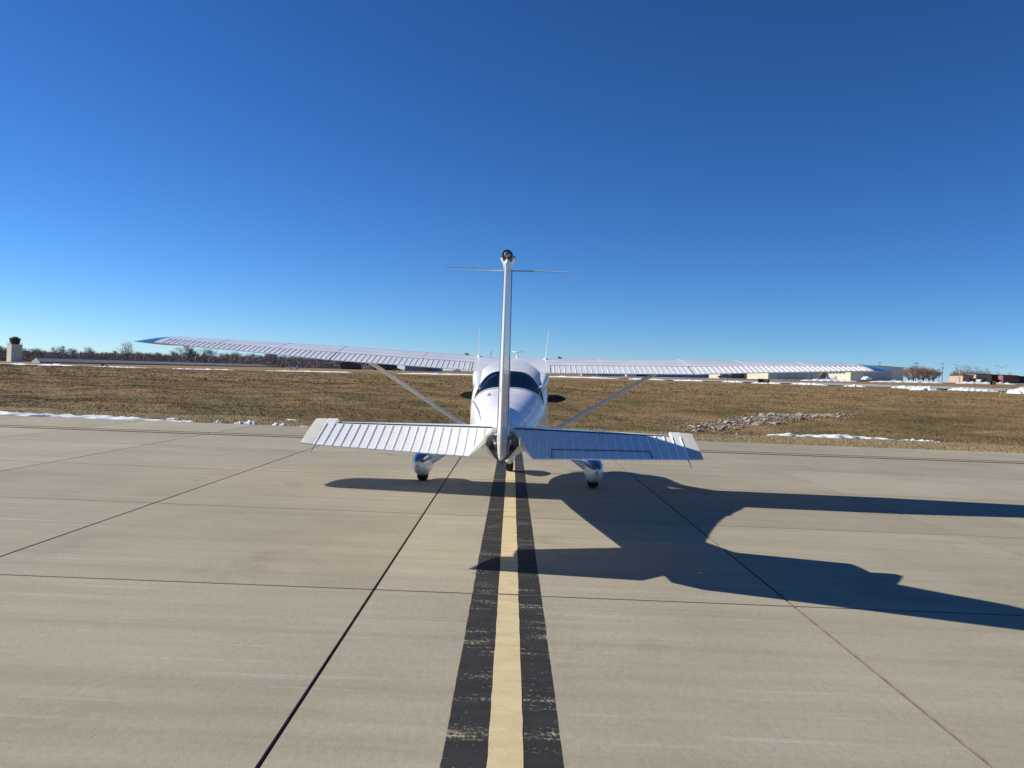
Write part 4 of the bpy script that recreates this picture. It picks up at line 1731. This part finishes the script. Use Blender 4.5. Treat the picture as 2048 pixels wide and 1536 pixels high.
def building(name, x, y, w, d, h, wall, label, rz=0.0, roof='roof_metal', pitch=0.0, door=None, doors=None, windows=(), side_windows=(), cat='building', group=None, sidewall=None, sink=.6):
    """front face looks to -Y, origin at the middle of the front foot"""
    b = empty(name, (x, y, tz(x, y) + .12), rz)
    tag(b, label, cat, group)
    rise = pitch * w / 2
    bm = bmesh.new()
    prof = [(-w / 2, -sink), (w / 2, -sink), (w / 2, h), (0, h + rise), (-w / 2, h)] if rise > 0 else [(-w / 2, -sink), (w / 2, -sink), (w / 2, h), (-w / 2, h)]
    add_loft(bm, [[(px, 0, pz) for px, pz in prof], [(px, d, pz) for px, pz in prof]])
    from_bm('wall', bm, wall, b)
    bm = bmesh.new()
    o = .25
    if rise > 0:
        rp = [(-w / 2 - o, h - pitch * o + .02), (0, h + rise + .02), (w / 2 + o, h - pitch * o + .02), (w / 2 + o, h - pitch * o + .2), (0, h + rise + .2), (-w / 2 - o, h - pitch * o + .2)]
    else:
        rp = [(-w / 2 - o, h + .01), (w / 2 + o, h + .01), (w / 2 + o, h + .3), (-w / 2 - o, h + .3)]
    add_loft(bm, [[(px, -o, pz) for px, pz in rp], [(px, d + o, pz) for px, pz in rp]])
    from_bm('roof', bm, roof, b)
    if doors:
        x0, x1, dh, n, m = doors
        pw = (x1 - x0) / n
        for k in range(n):
            dd = box('door_panel', (x0 + pw * (k + .5), -.08 - .05 * (k % 2), dh / 2), (pw - .12, .1, dh), m, b)
        box('door_rail', (0.5 * (x0 + x1), -.16, dh + .15), (x1 - x0 + .4, .26, .26), 'seam_dark', b)
    for (wx, wz, ww, wh) in windows:
        f = box('window', (wx, -.03, wz), (ww, .10, wh), 'seam_dark', b)
        box('pane', (wx, -.09, wz), (ww * .86, .04, wh * .82), 'car_glass', f)
    for (wy, wz, ww, wh) in side_windows:
        f = box('window', (-w / 2 - .03, wy, wz), (.10, ww, wh), 'seam_dark', b)
        box('pane', (-w / 2 - .09, wy, wz), (.04, ww * .86, wh * .82), 'car_glass', f)
    return b


# hangars on the right (front faces look at the camera and are in the shade)
Ya = 270
building('hangar', at(1754.5, Ya), Ya, 18.0, 26, 4.9, 'cream_siding', 'largest hangar at right with wide door and five side windows', pitch=.03,
         doors=(-4.6, 4.9, 3.5, 4, 'grey_siding'), side_windows=[(5.5 + 2.9 * k, 2.7, 2.1, .75) for k in range(5)], cat='hangar')
Yb = 290
building('hangar', at(1591, Yb), Yb, 19.8, 26, 4.7, 'cream_siding', 'middle hangar with a row of sliding grey doors across its front', pitch=.03,
         doors=(-9.0, 9.0, 3.9, 6, 'grey_siding'), cat='hangar')
Yc = 320
building('hangar', at(1468, Yc), Yc, 11.0, 18, 4.2, 'cream_siding', 'smaller cream hangar seen below the right wing left of the middle hangar', pitch=.03,
         doors=(-1.2, 4.5, 3.2, 3, 'seam_dark'), cat='hangar')
Yd = 345
building('hangar', at(1365, Yd), Yd, 26, 16, 4.0, 'blue_siding', 'long blue hangar behind the right wing strut', pitch=.02, doors=(-11, 11, 3.0, 7, 'blue_siding'), cat='hangar')
building('shed', at(1264, 350), 350, 4.4, 8, 4.2, 'white_siding', 'narrow white shed between two long blue hangars', pitch=.05, windows=[(0, 2, 1, 1)])
building('hangar', at(1287, 352), 352, 5.2, 10, 4.0, 'brick_dark', 'dark open fronted shed right of the narrow white shed', pitch=.03, doors=(-2.2, 2.2, 3.0, 4, 'seam_dark'))
building('hangar', at(1225, 356), 356, 13.5, 14, 3.8, 'blue_siding', 'short blue hangar just right of the cabin', pitch=.03, doors=(-5.5, 5.5, 3.0, 4, 'blue_siding'), cat='hangar')
building('shed', at(1178, 360), 360, 6, 8, 3.2, 'cream_siding', 'low cream shed close to the right side of the cabin', pitch=.04, windows=[(-1, 2, 1, 1), (1.4, 2, 1, 1)])
# left, behind the flap
building('hangar', at(829, 470), 470, 11, 14, 4.3, 'blue_siding', 'pale blue hangar under the left flap, left of two', pitch=.04, doors=(-4, 4, 3.2, 4, 'blue_siding'), cat='hangar')
building('hangar', at(868, 474), 474, 8.5, 14, 4.2, 'blue_siding', 'pale blue hangar under the left flap, right of two', pitch=.04, doors=(-3, 3, 3.0, 3, 'blue_siding'), cat='hangar')
building('shed', at(853, 462), 462, 3.2, 6, 3.0, 'brick_red', 'small dark red shed between the two pale blue hangars', pitch=.04, windows=[(0, 1.6, 1, .9)])
building('house', at(700, 520), 520, 12, 9, 3.6, 'brick_dark', 'dark low house behind the left wing strut', pitch=.25, roof='cab_dark', windows=[(-3.5, 1.8, 1.4, 1.2), (3.2, 1.8, 1.4, 1.2)])
building('house', at(770, 515), 515, 14, 9, 3.6, 'brick_dark', 'dark low house left of the pale blue hangars', pitch=.25, roof='cab_dark', windows=[(-4, 1.8, 1.4, 1.2), (0, 1.8, 1.4, 1.2), (4, 1.8, 1.4, 1.2)])
# long grey building on the left
lg = empty('long_building', (at(80, 440), 440, 0))
tag(lg, 'very long low grey building running along the foot of the left treeline', 'building')
xa, ya, xb, yb = 0, 0, at(556, 560) - at(80, 440), 120
za, zb_ = tz(at(80, 440), 440) - 1, tz(at(556, 560), 560) - 1
d_ = Vector((xb - xa, yb - ya, 0)).normalized()
nrm_ = Vector((-d_.y, d_.x, 0))
NP = 34
def lg_pt(f, back, up):
    z0 = za + (zb_ - za) * f
    p = Vector((xa + (xb - xa) * f, ya + (yb - ya) * f, z0))
    return p + nrm_ * back + Vector((0, 0, 1 + up * (1 - .42 * f)))


bm = bmesh.new()
add_loft(bm, [[lg_pt(f, 0, -1), lg_pt(f, 11, -1), lg_pt(f, 11, .95), lg_pt(f, 5.5, 3.0), lg_pt(f, 0, .95)] for f in (0, 1)])
from_bm('wall', bm, 'grey_siding', lg)
for k in range(NP):
    f0, f1 = k / NP, (k + 1) / NP - .0015
    bm = bmesh.new()
    add_loft(bm, [[lg_pt(f, -.4, .90), lg_pt(f, 5.5, 3.08), lg_pt(f, 5.5, 3.22), lg_pt(f, -.4, 1.04)] for f in (f0, f1)])
    from_bm('roof_panel', bm, 'grey_roof', lg)
bm = bmesh.new()
add_loft(bm, [[lg_pt(f, 5.2, 3.20), lg_pt(f, 5.8, 3.20), lg_pt(f, 5.8, 3.36), lg_pt(f, 5.2, 3.36)] for f in (0, 1)])
from_bm('ridge_cap', bm, 'roof_metal', lg)

# buildings at far right
building('shop', at(1937, 330), 330, 4.4, 10, 3.0, 'brick_tan', 'small tan flat roofed building right of the first double armed lamp', roof='cab_dark', windows=[(1.2, 1.5, 1.2, 1.2)])
building('shop', at(1968, 332), 332, 6.5, 10, 3.6, 'brick_tan', 'pinkish flat roofed building with dark roof box', roof='cab_dark', windows=[(-1.8, 1.5, 1.4, 1.4), (.6, 1.5, 1.4, 1.4)])
building('shop', at(1991, 334), 334, 7.0, 10, 3.5, 'brick_dark', 'dark flat roofed building behind the second double armed lamp', roof='cab_dark', windows=[(-2, 1.6, 1.4, 1.4), (1, 1.6, 1.4, 1.4)])
building('shop', at(2021, 330), 330, 6.0, 10, 3.3, 'brick_red', 'red brick flat roofed building near the right edge', roof='cab_dark', windows=[(-1.5, 1.5, 1.4, 1.4), (1.2, 1.5, 1.4, 1.4)])
building('shop', at(2046, 332), 332, 8.0, 10, 3.0, 'brick_dark', 'dark brick building at the right edge of the view', roof='brick_red', windows=[(-2, 1.5, 1.4, 1.4), (1, 1.5, 1.4, 1.4)])

# ------------------------------------------------------------------ poles and lamps


def utility_pole(px, Y, h, label, arms=1):
    x = at(px, Y)
    p = empty('utility_pole', (x, Y, tz(x, Y)))
    tag(p, label, 'pole', 'utility poles')
    tube('shaft', [(0, 0, -.5), (0, 0, h)], [.17, .11], 'wood_pole', p, n=8)
    for k in range(arms):
        bm = bmesh.new()
        add_box(bm, (0, -.12, h - .5 - 1.1 * k), (2.2, .1, .12))
        for s in (-.95, -.45, .45, .95):
            add_tube(bm, [(s, -.12, h - .44 - 1.1 * k), (s, -.12, h - .22 - 1.1 * k)], .05, 6)
        from_bm('crossarm', bm, 'wood_pole', p)
    bm = bmesh.new()
    add_tube(bm, [(.28, 0, h - 2.9), (.28, 0, h - 2.0)], .2, 10)
    from_bm('transformer', bm, 'galvanised', p)


def lamp_post(px, Y, h, label, double=True, mat='galvanised', arm=1.9):
    x = at(px, Y)
    p = empty('lamp_post', (x, Y, tz(x, Y)))
    tag(p, label, 'lamp post', 'lamp posts')
    tube('shaft', [(0, 0, -.5), (0, 0, h)], [.12, .07], mat, p, n=8)
    for s in ((-1, 1) if double else (1,)):
        tube('arm', [(0, 0, h - .1), (s * arm * .5, 0, h + .25), (s * arm, 0, h + .5)], .05, mat, p, n=6)
        box('lamp_head', (s * (arm + .35), 0, h + .56), (.8, .3, .14), mat, p, .04)


utility_pole(1832, 285, 7.3, 'tall utility pole right of the blue fronted hangar', 2)
utility_pole(1885, 400, 10.0, 'distant utility pole between brown bushes and pale trees', 1)
utility_pole(1759, 420, 10.5, 'utility pole top showing above the largest hangar', 1)
utility_pole(1879, 420, 7.5, 'shorter distant utility pole left of its taller neighbour', 1)
utility_pole(434, 540, 11.5, 'thin utility pole under the left wing beside domed trees', 1)
utility_pole(313, 545, 8.5, 'thin utility pole left of the broad domed tree', 1)
utility_pole(505, 560, 9.5, 'thin utility pole left of the spreading tree', 1)
lamp_post(1920, 300, 6.4, 'double armed lamp post over pale trees, left of two')
lamp_post(2003, 296, 6.2, 'double armed lamp post before the brick buildings, right of two')
lamp_post(1853, 320, 5.2, 'double armed lamp post among brown bushes')
lamp_post(391, 425, 5.2, 'pale lamp post in front of the long grey building', False, arm=.9)
lamp_post(417, 470, 4.6, 'small pale lamp post right of the other pale lamp post', False, arm=.9)


# ------------------------------------------------------------------ airfield signs and stakes
def sign(px, Y, w, h, label, split=.45, rz=0.0, black_first=True):
    x = at(px, Y)
    s = empty('airfield_sign', (x, Y, tz(x, Y)), rz)
    tag(s, label, 'sign', 'airfield signs')
    wb = w * split
    box('black_panel', (-w / 2 + wb / 2, 0, .35 + h / 2), (wb - .02, .22, h), 'sign_black', s, .02)
    box('yellow_panel', (-w / 2 + wb + (w - wb) / 2, 0, .35 + h / 2), (w - wb - .02, .22, h), 'sign_yellow', s, .02)
    for k in range(2):
        xx = -w / 2 + wb + (w - wb) * (.3 + .4 * k)
        box('mark', (xx, -.115, .35 + h / 2), (.06 * w, .01, h * .55), 'sign_black', s)
    for f in (-.4, .4):
        tube('leg', [(w * f, 0, -.3), (w * f, 0, .38)], .035, 'galvanised', s, n=6)


sign(1529, 128, 1.9, .62, 'black and yellow sign at the runway edge under the right wing')
sign(1299, 150, .9, .75, 'small black and yellow sign beside the right strut top', .4)
sign(210, 300, 2.0, .9, 'dark small sign at the runway edge at far left', .5)
sign(1987, 165, 1.2, .75, 'orange yellow sign above the snow at far right', .35)
for px, lean, lb in ((2001, .35, 'leaning lime green stake before the snow at right'), (2013, .03, 'upright lime green stake right of the leaning one')):
    x = at(px, 88)
    s = empty('marker_stake', (x, 88, tz(x, 88)))
    tag(s, lb, 'stake', 'lime stakes')
    w_ = .035 if lean > .1 else .075
    box('lath', (lean * .45, 0, .42), (w_ * 2, .03, 1.0), 'lime_stake', s, rot=Matrix.Rotation(lean, 3, 'Y'))
    box('flag', (lean * .78, -.025, .80), (w_ * 2.6, .012, .16), 'lime_stake', s, rot=Matrix.Rotation(lean, 3, 'Y'))


# ------------------------------------------------------------------ vehicles far away
def vehicle(px, Y, kind, mat, label, rz=0.0):
    x = at(px, Y)
    v = empty('parked_car' if kind == 'car' else 'pickup_truck' if kind == 'pickup' else 'parked_van', (x, Y, tz(x, Y) + .13), rz)
    tag(v, label, {'car': 'car', 'pickup': 'truck', 'van': 'van'}[kind], 'vehicles far away')
    L = 4.6 if kind == 'car' else 5.4
    prof = {'car': [(-2.3, .35), (-2.3, .8), (-1.9, .95), (-1.2, 1.0), (-.6, 1.45), (.9, 1.48), (1.7, 1.0), (2.25, .92), (2.3, .35)],
            'pickup': [(-2.7, .45), (-2.7, 1.0), (-1.5, 1.1), (-.85, 1.8), (.4, 1.82), (.6, 1.12), (2.7, 1.1), (2.7, .45)],
            'van': [(-2.6, .4), (-2.6, .95), (-1.9, 1.15), (-1.1, 2.0), (2.6, 2.05), (2.65, .4)]}[kind]
    bm = bmesh.new()
    add_loft(bm, [[(px_, -s, pz) for px_, pz in prof] for s in (-.9, .9)])
    bmesh.ops.bevel(bm, geom=bm.edges[:], offset=.06, segments=2, affect='EDGES')
    from_bm('body', bm, mat, v)
    for s in (-1, 1):
        if kind == 'car':
            q = [(-1.0, 1.03), (-.55, 1.38), (.85, 1.40), (1.45, 1.03)]
        elif kind == 'pickup':
            q = [(-1.25, 1.2), (-.8, 1.68), (.3, 1.70), (.4, 1.2)]
        else:
            q = [(-1.5, 1.25), (-1.0, 1.85), (.1, 1.85), (.1, 1.25)]
        bm = bmesh.new()
        add_loft(bm, [[(a_, s * .90, b_) for a_, b_ in q], [(a_, s * .925, b_) for a_, b_ in q]])
        from_bm('side_window', bm, 'car_glass', v)
        for wx in (-L * .31, L * .31):
            wh = tube('wheel', [(wx, s * .72, .33), (wx, s * .93, .33)], .33, 'rubber', v, n=16, smooth=False)
            tube('rim', [(wx, s * .93, .33), (wx, s * .945, .33)], .2, 'grey_leg', wh, n=12, smooth=False)


vehicle(589, 400, 'car', 'car_white', 'white car on the far road under the left wing', .1)
vehicle(1648, 262, 'pickup', 'car_dark', 'dark truck in front of the five side windows', 1.15)
vehicle(1667, 262, 'car', 'car_white', 'white car right of the dark truck', 1.0)
vehicle(1734, 258, 'car', 'car_white', 'white car parked before the blue hangar front', .75)
vehicle(1450, 290, 'car', 'car_dark', 'dark car in front of the small cream hangar')
vehicle(795, 400, 'car', 'car_dark', 'dark car left of the pale blue hangars under the flap')
vehicle(915, 410, 'car', 'car_white', 'white car under the inner left flap')
vehicle(1958, 318, 'car', 'car_white', 'white car before the pinkish building', 1.0)
